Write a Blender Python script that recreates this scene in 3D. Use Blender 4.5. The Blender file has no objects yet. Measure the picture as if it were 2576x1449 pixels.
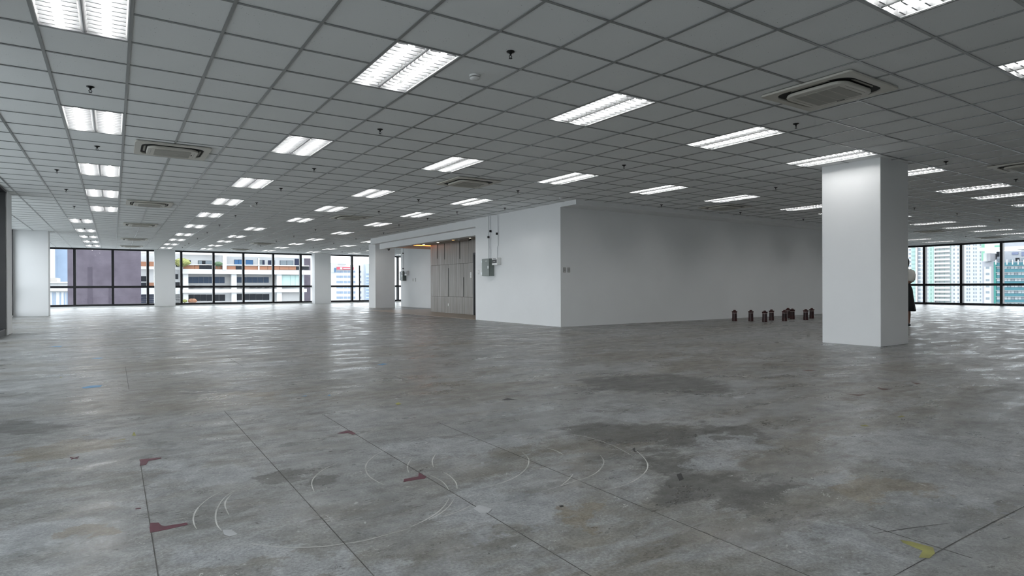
import bpy, bmesh, math, random
from mathutils import Matrix, Vector
random.seed(7)
SC = bpy.context.scene
COL = SC.collection

# ------------------------------------------------------------------ camera
YAW, PITCH, ROLL = 0.5831999, -0.0022831, -0.0037044
CAM = Vector((0.4788, -5.7850, 0.9628))
FPX = 1521.029
cy_, sy_ = math.cos(YAW), math.sin(YAW)
cp_, sp_ = math.cos(PITCH), math.sin(PITCH)
R0 = Vector((cy_, -sy_, 0)); F0 = Vector((sy_ * cp_, cy_ * cp_, sp_)); D0 = -Vector((-sy_ * sp_, -cy_ * sp_, cp_))
cr_, sr_ = math.cos(ROLL), math.sin(ROLL)
RX = R0 * cr_ - D0 * sr_
DX = R0 * sr_ + D0 * cr_
cam_d = bpy.data.cameras.new('camera'); cam_d.sensor_width = 36.0; cam_d.lens = FPX * 36.0 / 2576.0
cam_d.clip_start = 0.05; cam_d.clip_end = 3000
cam = bpy.data.objects.new('camera', cam_d); COL.objects.link(cam)
m3 = Matrix((RX, -DX, -F0)).transposed()
cam.matrix_world = Matrix.Translation(CAM) @ m3.to_4x4()
SC.camera = cam
def px(p):
    v = Vector(p) - CAM
    z = v.dot(F0)
    return (1288 + FPX * v.dot(RX) / z, 724.5 + FPX * v.dot(DX) / z, z)

# ------------------------------------------------------------------ world: bright overcast sky
SKY = 4.3
W = bpy.data.worlds.new('overcast_sky'); SC.world = W; W.use_nodes = True
bg = W.node_tree.nodes['Background']
bg.inputs['Color'].default_value = (0.92, 0.965, 1.0, 1); bg.inputs['Strength'].default_value = SKY
TUBE = 32.0            # radiance of the fluorescent tubes
SC.view_settings.view_transform = 'Standard'; SC.view_settings.look = 'None'
SC.view_settings.exposure = 0.24; SC.view_settings.gamma = 1.0; SC.view_settings.use_curve_mapping = False
cy = SC.cycles
cy.use_denoising = True; cy.sample_clamp_indirect = 6.0; cy.max_bounces = 10; cy.diffuse_bounces = 5; cy.glossy_bounces = 4
cy.transparent_max_bounces = 16; cy.caustics_reflective = False; cy.caustics_refractive = False
try: cy.use_light_tree = True
except Exception: pass
D = {'APART': [('wall','bwhite',0,3.09,14.53,-3.46,8.19),('wall','bwhite2',0.0,14.53,26.44,-3.83,6.54),('parapet','terracotta',0.5,8.99,13.98,6.12,6.41),('fascia','bwhite',1.6,3.09,14.53,5.78,6.14),('window','dglass',0.05,9.51,10.08,4.51,5.04),('window_frame','dframe',0.04,11.02,12.94,4.46,5.03),('window','gglass',0.1,11.07,11.55,4.51,4.96),('window','dglass',0.1,11.58,11.98,4.52,4.97),('window','gglass',0.1,12.03,12.89,4.53,4.98),('railing','bwhite',1.5,8.07,14.53,4.3,4.42),('balcony_panel','terracotta',1.2,9.04,10.44,3.69,4.25),('balcony_panel','terracotta',1.2,10.47,11.07,3.71,4.27),('balcony_panel','dglass',1.2,11.11,11.98,3.72,4.28),('balcony_panel','dglass',1.2,12.01,12.89,3.73,4.29),('balcony_panel','terracotta',1.2,13.27,14.41,3.71,4.32),('balcony_panel','dglass',1.2,8.07,8.53,3.7,4.4),('fascia','bwhite',1.6,8.63,27.01,3.0,3.69),('wall','bgrey',0.04999999999999999,9.66,15.41,0.78,2.98),('wall','bgrey',0.05,16.14,21.94,0.74,3.04),('column','bwhite',1.2,8.99,9.64,-2.89,3.07),('column','bwhite',1.2,15.41,16.14,-3.08,3.13),('column','bwhite',1.2,21.94,22.7,-3.26,3.19),('window','bglass',0.12,9.69,10.34,1.67,2.58),('window','bglass',0.12,10.38,11.04,1.67,2.58),('window','bglass',0.12,11.08,11.74,1.67,2.59),('window','bglass',0.12,11.78,12.45,1.67,2.59),('window','bglass',0.12,12.49,13.17,1.67,2.6),('window','bglass',0.12,13.21,13.89,1.67,2.6),('window','bglass',0.12,13.93,14.62,1.67,2.6),('window','bglass',0.12,16.22,16.96,1.73,2.59),('window','bglass',0.12,17.0,17.74,1.73,2.59),('window','bglass',0.12,17.79,18.54,1.73,2.6),('window','bglass',0.12,18.58,19.34,1.73,2.6),('window','bglass',0.12,19.39,20.15,1.73,2.6),('window','bglass',0.12,20.2,20.97,1.73,2.61),('window','mint',0.9,22.73,24.04,1.1,2.91),('window','mint',0.9,24.07,24.81,1.1,2.92),('window','mint',0.9,24.84,25.9,1.09,2.93),('fascia','bwhite',1.6,8.63,26.44,0.23,0.74),('window','dglass',0.12,9.69,10.46,-0.98,-0.04),('window','dglass',0.12,10.51,11.29,-0.99,-0.04),('window','dglass',0.12,11.33,12.12,-1.0,-0.05),('window','dglass',0.12,12.16,12.96,-1.02,-0.06),('window','dglass',0.12,13.01,13.81,-1.03,-0.07),('window','dglass',0.12,13.86,14.67,-1.04,-0.08),('window','dglass',0.12,16.22,17.12,-0.93,-0.01),('window','dglass',0.12,17.17,18.08,-0.94,-0.02),('window','dglass',0.12,18.13,19.05,-0.96,-0.03),('window','dglass',0.12,19.1,20.03,-0.97,-0.04),('window','dglass',0.12,20.08,21.03,-0.99,-0.05),('wall','bgrey',0.9,22.73,25.75,-1.2,0.17),('ledge','bgrey',1.1,9.66,15.41,-1.19,-1.04),('ledge','bgrey',1.1,16.14,21.94,-1.3,-1.15),('planter','dframe',1.0,9.97,10.5,0.96,1.29),('planter','dframe',1.0,11.07,11.5,0.96,1.28),('planter','dframe',1.0,12.57,12.89,0.95,1.28),('planter','dframe',1.0,13.92,14.36,0.95,1.28),('planter','dframe',1.0,16.76,17.38,0.94,1.27),('planter','dframe',1.0,18.07,18.87,0.93,1.27),('planter','dframe',1.0,19.22,19.81,0.93,1.27),('planter','dframe',1.0,20.28,20.87,0.92,1.26),('fascia','bwhite',1.6,14.53,27.01,5.64,6.41),('window_frame','dblue',0.05,15.98,16.63,4.41,5.25),('window','blue',0.12,16.02,16.59,4.45,5.21),('window_frame','dblue',0.05,16.58,17.25,4.42,5.27),('window','blue',0.12,16.62,17.21,4.46,5.22),('window_frame','dblue',0.05,17.62,18.68,4.43,5.26),('window','blue',0.12,17.66,18.64,4.48,5.22),('window_frame','dblue',0.05,19.36,20.08,4.46,5.26),('window','gglass',0.12,19.4,20.04,4.5,5.22),('window_frame','dblue',0.05,20.06,20.38,4.47,5.28),('window','dblue',0.12,20.1,20.34,4.51,5.23),('window_frame','dblue',0.05,20.88,21.32,4.45,5.26),('window','dblue',0.12,20.93,21.28,4.5,5.22),('window_frame','dblue',0.05,21.3,21.92,4.46,5.27),('window','gglass',0.12,21.34,21.88,4.5,5.23),('window_frame','dblue',0.05,22.68,23.71,4.45,5.27),('window','gglass',0.12,22.73,23.67,4.5,5.23),('window_frame','dblue',0.05,23.69,24.73,4.47,5.29),('window','gglass',0.12,23.73,24.68,4.51,5.25),('window_frame','dblue',0.05,24.95,25.73,4.46,5.58),('window','dblue',0.12,25.0,25.68,4.5,5.53),('railing','bwhite',1.5,14.69,26.88,4.35,4.47),('balcony_panel','terracotta',1.2,14.8,16.0,3.67,4.25),('balcony_panel','dglass',1.2,16.02,17.21,3.69,4.27),('balcony_panel','terracotta',1.2,17.27,19.16,3.71,4.29),('balcony_panel','terracotta',1.2,19.4,20.57,3.73,4.32),('balcony_panel','terracotta',1.2,20.61,22.36,3.75,4.34),('balcony_panel','terracotta',1.2,22.4,23.76,3.77,4.37),('balcony_panel','terracotta',1.2,23.8,24.87,3.78,4.39),('balcony_panel','dglass',1.2,24.93,25.93,3.79,4.41),('balcony_panel','dglass',1.2,25.97,26.88,3.81,4.42),('column','bwhite',1.4,19.16,19.37,3.66,5.52),('column','bwhite',1.7,14.14,14.69,3.6,6.01),('balcony_panel','terracotta',1.2,3.33,4.73,3.99,4.67),('balcony_panel','terracotta',1.2,4.76,5.52,4.0,4.69),('fascia','bwhite',1.6,3.09,8.63,3.6,4.0),('window','dglass',0.1,3.33,4.49,1.89,2.63),('window','dglass',0.1,3.33,4.49,1.22,1.73),('balcony_panel','terracotta',0.3,4.78,5.37,1.21,1.73),('fascia','bwhite',1.2,3.09,8.63,0.08,0.99),('window','dglass',0.1,8.07,8.43,2.25,2.95),('balcony_panel','dframe',0.3,7.92,8.63,1.2,1.78),('louver_slat','dblue',0.4,3.19,5.37,-0.13,0.02),('louver_slat','dblue',0.4,3.19,5.37,-0.38,-0.23),('louver_slat','dblue',0.4,3.19,5.37,-0.63,-0.48),('louver_slat','dblue',0.4,3.19,5.37,-0.88,-0.73),('louver_slat','dblue',0.4,3.19,5.37,-1.13,-0.98),('louver_slat','dblue',0.4,3.19,5.37,-1.38,-1.23),('louver_slat','bgrey',0.4,7.92,8.68,-0.19,-0.07),('louver_slat','bgrey',0.4,7.92,8.68,-0.42,-0.31),('louver_slat','bgrey',0.4,7.92,8.68,-0.66,-0.54),('louver_slat','bgrey',0.4,7.92,8.68,-0.89,-0.77),('louver_slat','bgrey',0.4,7.92,8.68,-1.12,-1.0),('louver_slat','bgrey',0.4,7.92,8.68,-1.35,-1.24)],
'ARCS': [[(1.836,-2.373),(1.731,-2.462),(1.643,-2.572),(1.594,-2.676),(1.564,-2.803),(1.566,-2.923),(1.582,-2.999)],[(2.459,-2.889),(2.422,-2.996),(2.376,-3.07),(2.3,-3.155),(2.197,-3.231),(2.094,-3.273),(1.991,-3.291),(1.894,-3.287)],[(2.793,-3.183),(2.738,-3.274),(2.667,-3.346),(2.57,-3.412),(2.471,-3.451),(2.367,-3.465),(2.253,-3.484),(2.152,-3.491)],[(3.051,-3.101),(3.028,-3.23),(2.95,-3.376),(2.866,-3.481),(2.761,-3.56),(2.624,-3.622),(2.493,-3.646),(2.389,-3.636)],[(1.908,-2.964),(1.904,-3.05),(1.881,-3.152),(1.843,-3.237)],[(1.827,-2.963),(1.834,-3.071),(1.825,-3.147),(1.803,-3.226)],[(1.882,-2.63),(1.814,-2.729),(1.773,-2.817),(1.754,-2.878)],[(1.748,-3.333),(1.698,-3.394),(1.634,-3.453),(1.552,-3.504),(1.474,-3.535)],[(1.764,-3.353),(1.701,-3.422),(1.631,-3.475),(1.565,-3.509)],[(1.796,-3.46),(1.715,-3.495),(1.63,-3.511)],[(0.908,-3.349),(0.954,-3.402),(1.033,-3.473),(1.117,-3.521),(1.19,-3.542),(1.274,-3.56),(1.369,-3.554),(1.448,-3.551)],[(0.899,-2.645),(0.837,-2.719),(0.782,-2.829),(0.756,-2.933),(0.75,-3.02),(0.753,-3.077)],[(0.963,-2.658),(0.9,-2.747),(0.854,-2.877),(0.833,-2.985),(0.827,-3.083),(0.834,-3.153)],[(0.935,-2.713),(0.901,-2.79),(0.886,-2.873),(0.884,-2.984)],[(1.5,-2.495),(1.406,-2.568),(1.333,-2.664),(1.288,-2.767),(1.263,-2.905)],[(2.023,-2.274),(2.149,-2.24),(2.251,-2.265),(2.316,-2.337),(2.395,-2.43)],[(2.885,-2.628),(2.97,-2.726),(3.008,-2.891),(2.987,-3.107),(2.926,-3.317)],[(2.035,-2.624),(1.953,-2.741),(1.9,-2.865)],[(2.632,-2.89),(2.64,-2.966),(2.625,-3.06)],[(2.448,-3.366),(2.363,-3.429),(2.272,-3.481)],[(3.133,-0.28),(3.317,-0.311),(3.528,-0.301),(3.705,-0.291)]],
'BUSH': [((8.714,92.8,4.622),0.95),((13.477,92.8,4.477),0.55),((9.067,92.8,-0.921),0.36),((10.058,92.8,-0.937),0.55)],
'LEFTB': [('tower','skyblue',0,190.0,-12.66,-8.17,-6.75,18.02),('tower','bwhite',0,180.0,-14.38,-11.97,-6.36,17.15),('penthouse','beige',0.0,150.0,-11.98,-9.2,2.05,3.12),('fascia','bwhite',1.0,150.0,-11.98,-6.74,2.05,2.3),('wall','bwhite',0.2,150.0,-11.98,-6.74,-13.39,2.13),('fascia','bwhite',1.0,150.0,-11.98,-6.74,0.41,1.06),('window','blueglass',0.3,150.0,-9.95,-9.74,-2.55,0.16),('window','blueglass',0.3,150.0,-9.59,-9.38,-2.55,0.16),('window','blueglass',0.3,150.0,-8.73,-8.52,-2.55,0.16),('window','blueglass',0.3,150.0,-8.04,-7.83,-2.55,0.16),('window','blueglass',0.3,150.0,-7.61,-7.4,-2.55,0.16)],
'MARKS': [('red','maroon paint corner mark with a long arm',[(0.602,-2.903),(0.63,-2.918),(0.637,-2.956),(0.649,-2.975),(0.727,-2.983),(0.728,-3.01),(0.649,-3.018),(0.597,-3.019)]),('red','maroon paint corner mark',[(0.597,-1.801),(0.702,-1.821),(0.701,-1.85),(0.64,-1.863),(0.624,-1.942),(0.595,-1.942)]),('red','maroon paint corner mark',[(1.67,-3.0),(1.692,-2.958),(1.769,-2.959),(1.798,-2.9),(1.799,-2.99),(1.781,-3.008)]),('red','maroon paint corner mark',[(1.708,-1.826),(1.745,-1.804),(1.787,-1.785),(1.807,-1.816),(1.804,-1.915),(1.778,-1.92),(1.771,-1.851),(1.731,-1.847)]),('red','maroon cross',[(0.27,-1.523),(0.311,-1.585),(0.31,-1.597),(0.269,-1.535)]),('red','maroon cross',[(0.276,-1.57),(0.31,-1.533),(0.313,-1.548),(0.278,-1.584)]),('red','dash',[(0.556,-2.676),(0.575,-2.679),(0.576,-2.692),(0.556,-2.689)]),('blue','blue paint mark',[(0.22,1.386),(0.277,1.487),(0.386,1.45),(0.373,1.33),(0.239,1.323)]),('blue','blue paint mark',[(0.221,4.26),(0.279,4.345),(0.361,4.313),(0.322,4.188)]),('blue','blue paint mark',[(-0.396,6.743),(-0.33,6.805),(-0.228,6.769),(-0.247,6.599)]),('blue','blue paint mark',[(1.86,-0.298),(1.913,-0.282),(1.899,-0.325)]),('blue','blue paint mark',[(2.066,-0.387),(2.099,-0.356),(2.082,-0.43)]),('blue','blue paint mark',[(3.211,1.404),(3.315,1.48),(3.35,1.39),(3.247,1.317)]),('yellow','yellow paint mark',[(-0.009,2.339),(-0.001,2.443),(0.018,2.32)]),('yellow','yellow paint mark',[(0.578,-1.125),(0.588,-1.033),(0.594,-1.031),(0.599,-1.145)]),('yellow','yellow paint mark',[(0.506,-1.209),(0.536,-1.197),(0.538,-1.22)]),('yellow','yellow paint mark',[(2.422,-1.08),(2.465,-1.053),(2.453,-1.137),(2.411,-1.145)]),('yellow','yellow paint mark',[(2.957,-4.686),(2.974,-4.718),(2.984,-4.785),(2.936,-4.81),(2.876,-4.817),(2.852,-4.793),(2.922,-4.776),(2.939,-4.703)]),('yellow','yellow paint mark',[(4.762,-3.633),(4.808,-3.646),(4.786,-3.682),(4.75,-3.657)]),('yellow','yellow paint mark',[(5.262,-3.645),(5.33,-3.647),(5.322,-3.671),(5.26,-3.666)]),('rust','faded rust mark',[(5.895,-2.942),(5.958,-3.018),(6.033,-3.049),(5.887,-3.054)]),('rust','faded rust mark',[(6.483,-2.924),(6.491,-3.05),(6.367,-3.034)]),('rust','faded rust mark',[(7.063,-2.966),(7.095,-3.042),(6.979,-3.053)]),('rust','faded rust mark',[(6.983,-1.873),(7.09,-1.894),(7.125,-1.972),(7.011,-1.945)]),('dark','dark scuff',[(3.235,-1.448),(3.317,-1.405),(3.342,-1.512),(3.268,-1.481)]),('dark','dark scuff',[(3.04,-3.191),(3.071,-3.179),(3.002,-3.258),(3.011,-3.232)]),('dark','dark scuff',[(2.107,-3.686),(2.124,-3.687),(2.122,-3.701),(2.105,-3.7)]),('dark','dark scuff',[(2.875,-3.672),(2.912,-3.669),(2.849,-3.741),(2.809,-3.747)]),('pale','pale chip',[(1.78,-3.501),(1.822,-3.478),(1.846,-3.551),(1.806,-3.581),(1.777,-3.562)]),('pale','pale chip',[(1.701,-3.913),(1.736,-3.909),(1.717,-3.924)]),('pale','pale chip',[(2.155,-2.927),(2.168,-2.936),(2.16,-2.951),(2.145,-2.945)]),('pale','pale chip',[(4.957,-2.464),(5.062,-2.506),(5.018,-2.547),(4.92,-2.52)]),('pale','pale chip',[(0.838,-3.145),(0.867,-3.165),(0.881,-3.226),(0.851,-3.232),(0.836,-3.196)])],
'MAUVE': [(-3.87,3.31,-5.35,8.67,80.0),(26.71,31.2,-6.61,12.49,104.0)],
'OFFICE': [('wall','bwhite',0,114.01,142.75,-33.28,15.92),('wall','bwhite',0.0,141.9,145.86,-34.07,16.73),('roof_block','bgrey2',-1.0,114.01,133.29,15.71,17.45),('wall','bgrey2',0.3,114.01,126.21,10.74,15.79),('roof_frame','bgrey',2.0,126.75,132.46,16.22,16.76),('sign_board','signred',1.6,126.21,137.71,12.93,14.63),('sign_logo','bwhite',2.0,128.21,129.73,13.08,14.38),('sign_text','signpink',2.0,130.28,135.77,13.3,14.11),('sign_tower','blue',1.0,124.86,125.56,11.05,14.0),('window','blueglass',0.4,126.34,129.19,10.81,12.15),('window','blueglass',0.4,129.29,130.82,10.83,12.18),('window','blueglass',0.4,131.37,133.42,10.86,12.21),('window','blueglass',0.4,133.97,135.77,10.88,12.24),('window','blueglass',0.4,136.04,137.01,10.89,12.26),('window','blueglass',0.4,137.99,139.24,10.91,12.28),('window','dblueglass',0.4,142.58,143.42,10.96,12.33),('window','blueglass',0.4,126.34,129.19,7.32,8.79),('window','blueglass',0.4,129.29,130.82,7.33,8.81),('window','blueglass',0.4,131.37,133.42,7.34,8.83),('window','blueglass',0.4,133.97,135.77,7.35,8.84),('window','blueglass',0.4,136.04,137.01,7.36,8.86),('window','blueglass',0.4,137.99,139.24,7.37,8.87),('window','dblueglass',0.4,142.58,143.42,7.39,8.9),('window','blueglass',0.4,126.34,129.19,3.82,5.3),('window','blueglass',0.4,129.29,130.82,3.82,5.31),('window','blueglass',0.4,131.37,133.42,3.82,5.31),('window','blueglass',0.4,133.97,135.77,3.82,5.32),('window','blueglass',0.4,136.04,137.01,3.83,5.32),('window','blueglass',0.4,137.99,139.24,3.83,5.33),('window','dblueglass',0.4,142.58,143.42,3.83,5.33),('window','blueglass',0.4,126.34,129.19,0.33,1.81),('window','blueglass',0.4,129.29,130.82,0.32,1.8),('window','blueglass',0.4,131.37,133.42,0.31,1.8),('window','blueglass',0.4,133.97,135.77,0.3,1.79),('window','blueglass',0.4,136.04,137.01,0.29,1.78),('window','blueglass',0.4,137.99,139.24,0.28,1.78),('window','dblueglass',0.4,142.58,143.42,0.26,1.77),('window','blueglass',0.4,126.34,129.19,-3.3,-1.82),('window','blueglass',0.4,129.29,130.82,-3.32,-1.84),('window','blueglass',0.4,131.37,133.42,-3.34,-1.85),('window','blueglass',0.4,133.97,135.77,-3.37,-1.87),('window','blueglass',0.4,136.04,137.01,-3.38,-1.89),('window','blueglass',0.4,137.99,139.24,-3.4,-1.9),('window','dblueglass',0.4,142.58,143.42,-3.44,-1.93),('window','blueglass',0.4,126.34,129.19,-6.79,-5.31),('window','blueglass',0.4,129.29,130.82,-6.83,-5.34),('window','blueglass',0.4,131.37,133.42,-6.86,-5.37),('window','blueglass',0.4,133.97,135.77,-6.89,-5.4),('window','blueglass',0.4,136.04,137.01,-6.92,-5.42),('window','blueglass',0.4,137.99,139.24,-6.95,-5.45),('window','dblueglass',0.4,142.58,143.42,-7.01,-5.5),('wall','paleblue',3.0,145.72,158.28,-34.47,17.15),('window','blueglass',3.4,146.0,147.28,9.2,10.44),('window','blueglass',3.4,147.45,148.43,9.21,10.45),('window','blueglass',3.4,148.6,150.72,9.22,10.47),('window','blueglass',3.4,151.01,153.03,9.24,10.49),('window','blueglass',3.4,146.0,147.28,6.72,7.96),('window','blueglass',3.4,147.45,148.43,6.72,7.97),('window','blueglass',3.4,148.6,150.72,6.73,7.98),('window','blueglass',3.4,151.01,153.03,6.74,7.99),('window','blueglass',3.4,146.0,147.28,4.79,6.03),('window','blueglass',3.4,147.45,148.43,4.79,6.04),('window','blueglass',3.4,148.6,150.72,4.79,6.04),('window','blueglass',3.4,151.01,153.03,4.8,6.05),('window','blueglass',3.4,146.0,147.28,2.86,4.1),('window','blueglass',3.4,147.45,148.43,2.86,4.1),('window','blueglass',3.4,148.6,150.72,2.86,4.1),('window','blueglass',3.4,151.01,153.03,2.86,4.11),('window','blueglass',3.4,146.0,147.28,0.66,1.9),('window','blueglass',3.4,147.45,148.43,0.65,1.89),('window','blueglass',3.4,148.6,150.72,0.65,1.89),('window','blueglass',3.4,151.01,153.03,0.64,1.89),('window','blueglass',3.4,146.0,147.28,-1.55,-0.31),('window','blueglass',3.4,147.45,148.43,-1.56,-0.31),('window','blueglass',3.4,148.6,150.72,-1.57,-0.32),('window','blueglass',3.4,151.01,153.03,-1.58,-0.34),('window','blueglass',3.4,146.0,147.28,-3.75,-2.51),('window','blueglass',3.4,147.45,148.43,-3.77,-2.52),('window','blueglass',3.4,148.6,150.72,-3.78,-2.54),('window','blueglass',3.4,151.01,153.03,-3.81,-2.56),('window','blueglass',3.4,146.0,147.28,-5.68,-4.44),('window','blueglass',3.4,147.45,148.43,-5.7,-4.46),('window','blueglass',3.4,148.6,150.72,-5.72,-4.47),('window','blueglass',3.4,151.01,153.03,-5.75,-4.5),('window','blueglass',3.4,146.0,147.28,-7.89,-6.65),('window','blueglass',3.4,147.45,148.43,-7.91,-6.66),('window','blueglass',3.4,148.6,150.72,-7.93,-6.69),('window','blueglass',3.4,151.01,153.03,-7.97,-6.72),('wall','bwhite',0.0,162.7,188.78,-35.64,1.54)],
'STAINS': [('d',4.916,-1.562,0.895,0.709),('d',3.283,-2.831,0.604,0.394),('d',3.715,-3.255,0.432,0.33),('d',-0.042,-0.423,0.391,0.216),('d',1.161,-2.633,0.238,0.172),('d',2.945,-3.605,0.25,0.289),('d',2.8,-4.076,0.354,0.269),('d',1.322,0.371,0.558,0.238),('l',3.718,-3.473,0.194,0.223),('l',3.129,-3.713,0.229,0.177),('l',3.406,-4.115,0.216,0.18),('l',2.783,-4.532,0.151,0.209),('l',3.93,-2.5,0.364,0.273),('l',0.805,-2.317,0.345,0.258),('l',0.296,-2.766,0.224,0.303),('l',0.968,-3.518,0.427,0.138),('l',1.839,-3.601,0.338,0.275),('l',2.22,-2.534,0.483,0.279),('l',3.522,-4.68,0.204,0.173),('l',4.495,-4.188,0.576,0.423),('b',0.416,-2.846,0.128,0.146),('b',0.208,-1.274,0.312,0.28),('b',2.222,-3.746,0.105,0.073),('b',1.546,0.089,0.437,0.315),('b',3.498,-4.422,0.274,0.255)],  # one dark patch here stands for the left floor shadow
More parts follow.
